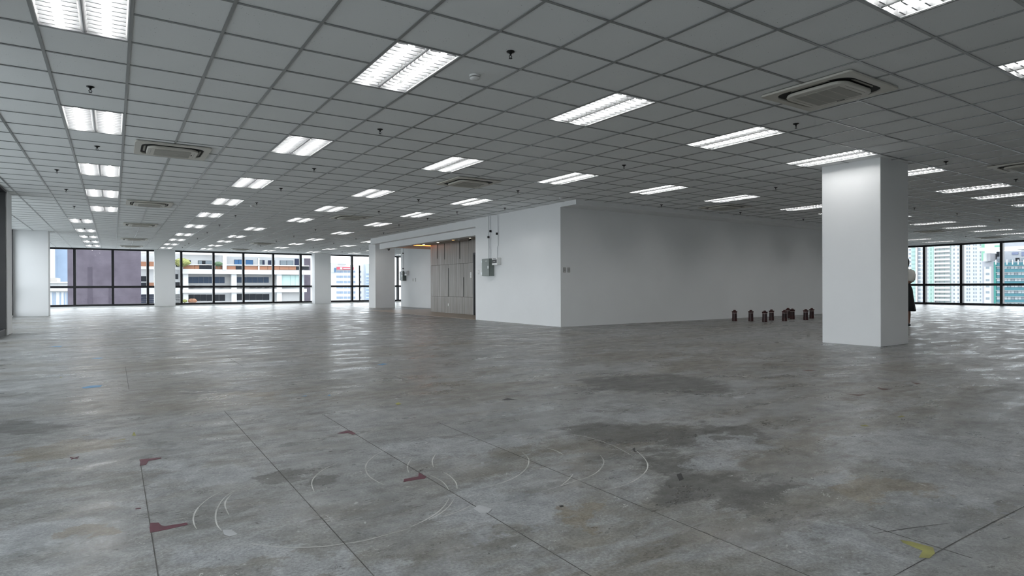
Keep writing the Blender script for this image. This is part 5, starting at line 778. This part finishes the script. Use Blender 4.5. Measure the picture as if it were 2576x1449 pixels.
for (x0, y0), (x1, y1) in (((2.93, -4.6), (3.3, -4.72)), ((2.63, -4.81), (3.9, -4.82))):
    ribbon('saw_cut', [(x0, y0), ((x0 + x1) / 2, (y0 + y1) / 2 + 0.004), (x1, y1)], 0.0045, PAINT['line'])

# ------------------------------------------------------------------ outside
BM = {'bwhite': (0.80, 0.81, 0.82), 'bwhite2': (0.74, 0.76, 0.78), 'bgrey': (0.46, 0.46, 0.46), 'bgrey2': (0.66, 0.70, 0.72), 'bgrey3': (0.55, 0.57, 0.62), 'bgrey4': (0.48, 0.47, 0.50), 'terracotta': (0.42, 0.20, 0.12), 'dglass': (0.018, 0.022, 0.030), 'gglass': (0.30, 0.36, 0.40),
      'dframe': (0.02, 0.02, 0.025), 'bglass': (0.035, 0.060, 0.105), 'mint': (0.52, 0.70, 0.68), 'blue': (0.07, 0.20, 0.42), 'dblue': (0.03, 0.04, 0.09), 'skyblue': (0.42, 0.54, 0.72), 'beige': (0.58, 0.54, 0.50), 'blueglass': (0.34, 0.44, 0.58), 'dblueglass': (0.20, 0.23, 0.32), 'paleblue': (0.60, 0.70, 0.82),
      'signred': (0.80, 0.13, 0.18), 'signpink': (0.86, 0.55, 0.58), 'pinkwhite': (0.80, 0.76, 0.77), 'palegreen': (0.50, 0.70, 0.66), 'palegreen2': (0.54, 0.74, 0.67), 'palegreen3': (0.42, 0.58, 0.55), 'green': (0.30, 0.60, 0.45), 'greyblue': (0.34, 0.40, 0.45), 'palewin': (0.58, 0.63, 0.67), 'dgreen': (0.16, 0.33, 0.28), 'balc': (0.62, 0.66, 0.66),
      'teal': (0.10, 0.30, 0.36), 'tealgreen': (0.06, 0.32, 0.28), 'blueglass2': (0.28, 0.32, 0.48)}
OUT = 0.54             # how reflective the paintwork across the street is
def bmat(k, far=1.0): return mat('outside_%s_%d' % (k, far * 100), tuple(c * OUT * far for c in BM[k]), 0.25 if 'glass' in k else 0.75, var=0.05, scale=0.4, spec=0.15 if 'glass' in k else 0.4)
def facade(name, label, rects, axis, at, thick=9.0, far=1.0):
    """rects: part, material, how far the face stands proud of the wall plane, a0, a1, z0, z1"""
    r = tag(empty(name, (0, 0, 0)), label, 'building')
    cache = {}
    for part, mk, d, a0, a1, z0, z1 in rects:
        back = thick if part in ('wall', 'tower') else 0.25 if part in ('window', 'slot', 'spandrel', 'balcony_recess', 'window_frame') else 0.6
        key = (mk, round(a1 - a0, 2), round(z1 - z0, 2), back)
        if key not in cache:
            w, h = key[1] / 2, key[2] / 2
            cache[key] = (MB().box(-w, w, 0, back, -h, h) if axis == 'x' else MB().box(0, back, -w, w, -h, h)).mesh(part, bmat(mk, far))
        if part in ('window', 'slot') and at > 200: d -= 0.22
        ca, cz = (a0 + a1) / 2, (z0 + z1) / 2
        link(part, cache[key], r, (ca, at - d, cz) if axis == 'x' else (at - d, ca, cz))
    return r
facade('apartment_building', 'white apartment building with terracotta balconies and dark ribbon windows', D['APART'], 'x', 95.0, 9.0, 1.12)
facade('office_building', 'distant white office building with ribbon windows and a red roof sign', D['OFFICE'], 'x', 400.0, 30, 0.93)
facade('residential_tower', 'tall white residential tower with pale green glass strips', D['TOWER'], 'y', 460.0, 25, 0.86)
facade('teal_building', 'teal banded building with white fins below a white terrace block', D['TEAL'], 'y', 350.0, 25, 0.86)
lr = tag(empty('roof_building', (0, 0, 0)), 'pale blue and white buildings at the left of the mauve wall', 'building')
for part, mk, d, Y, a0, a1, z0, z1 in D['LEFTB']:
    th = 0.3 if part == 'window' else (10 if part in ('wall', 'tower', 'penthouse') else 0.8)
    MB().box(a0, a1, Y - d, Y - d + th, z0, z1).build(part, bmat(mk), lr)
def mauve_material():
    m = bpy.data.materials.new('mauve_render'); nt, b = nodes_of(m); N = nt.nodes; L = nt.links
    tc = N.new('ShaderNodeTexCoord')
    n = N.new('ShaderNodeTexNoise'); n.inputs['Scale'].default_value = 0.55; n.inputs['Detail'].default_value = 8; n.inputs['Roughness'].default_value = 0.62; L.new(tc.outputs['Object'], n.inputs['Vector'])
    r = N.new('ShaderNodeValToRGB'); e = r.color_ramp.elements; e[0].position = 0.32; e[1].position = 0.78; e[0].color = (0.048, 0.038, 0.053, 1); e[1].color = (0.092, 0.078, 0.100, 1)
    L.new(n.outputs['Fac'], r.inputs['Fac']); L.new(r.outputs['Color'], b.inputs['Base Color']); b.inputs['Roughness'].default_value = 0.8
    return m
MAUVE = mauve_material()
for (a0, a1, z0, z1, Y), lab in zip(D['MAUVE'], ('large blank mauve wall close outside the left window', 'mauve wall behind the right end of the balconies')):
    r = tag(empty('mauve_building', (0, 0, 0)), lab, 'building', 'mauve blank walls')
    MB().box(a0, a1, Y, Y + 8, z0, z1).build('wall', MAUVE, r)
    if Y < 90:
        DM = mat('damp_mauve', (0.042, 0.033, 0.048), 0.8, var=0.15, scale=1.0); w = a1 - a0
        MB().box(a0 + w * 0.262, a0 + w * 0.325, Y - 0.03, Y, -2.4, 3.4).build('damp_patch', DM, r)
        MB().box(a0 + w * 0.545, a0 + w * 0.575, Y - 0.03, Y, -2.4, 1.2).build('damp_patch', DM, r)
BUSHM = [mat('yellow_green_leaves', (0.16,0.17,0.05), 0.8, var=0.4, scale=2.5), mat('green_leaves', (0.05,0.09,0.045), 0.8, var=0.4, scale=2.5), mat('orange_leaves', (0.22,0.11,0.065), 0.8, var=0.3, scale=2.5)]
blabs = ['yellow green balcony tree at the left window edge', 'dark green balcony shrub beside the white pillar', 'yellow green bush at the bottom of the balconies view', 'orange shrub at the bottom of the balconies view']
for i, (p, rad) in enumerate(D['BUSH']):
    bm = bmesh.new(); bmesh.ops.create_icosphere(bm, subdivisions=3, radius=rad)
    for v in bm.verts:
        k = 1 + 0.22 * math.sin(v.co.x * 5.1 + i) * math.sin(v.co.y * 4.3) + random.uniform(-0.09, 0.09); v.co *= k; v.co.z *= 0.62
    me = bpy.data.meshes.new('foliage'); bm.to_mesh(me); bm.free(); me.materials.append(BUSHM[(0, 1, 0, 2)[i]])
    r = tag(empty('balcony_shrub', (p[0], p[1], p[2] - rad * 0.62)), blabs[i], 'shrub', 'balcony plants')
    link('foliage', me, r, (0, 0, rad * 0.62)); MB().lathe([(0.10, -0.35), (0.06, 0.1), (0.05, rad * 0.5)], 8).build('stem', mat('bark', (0.10, 0.07, 0.05), 0.9), r)
struct(MB().box(-700, 900, -600, 900, -40.5, -40).build('ground', mat('city_ground', (0.30, 0.31, 0.31), 0.9, var=0.2, scale=0.05)))
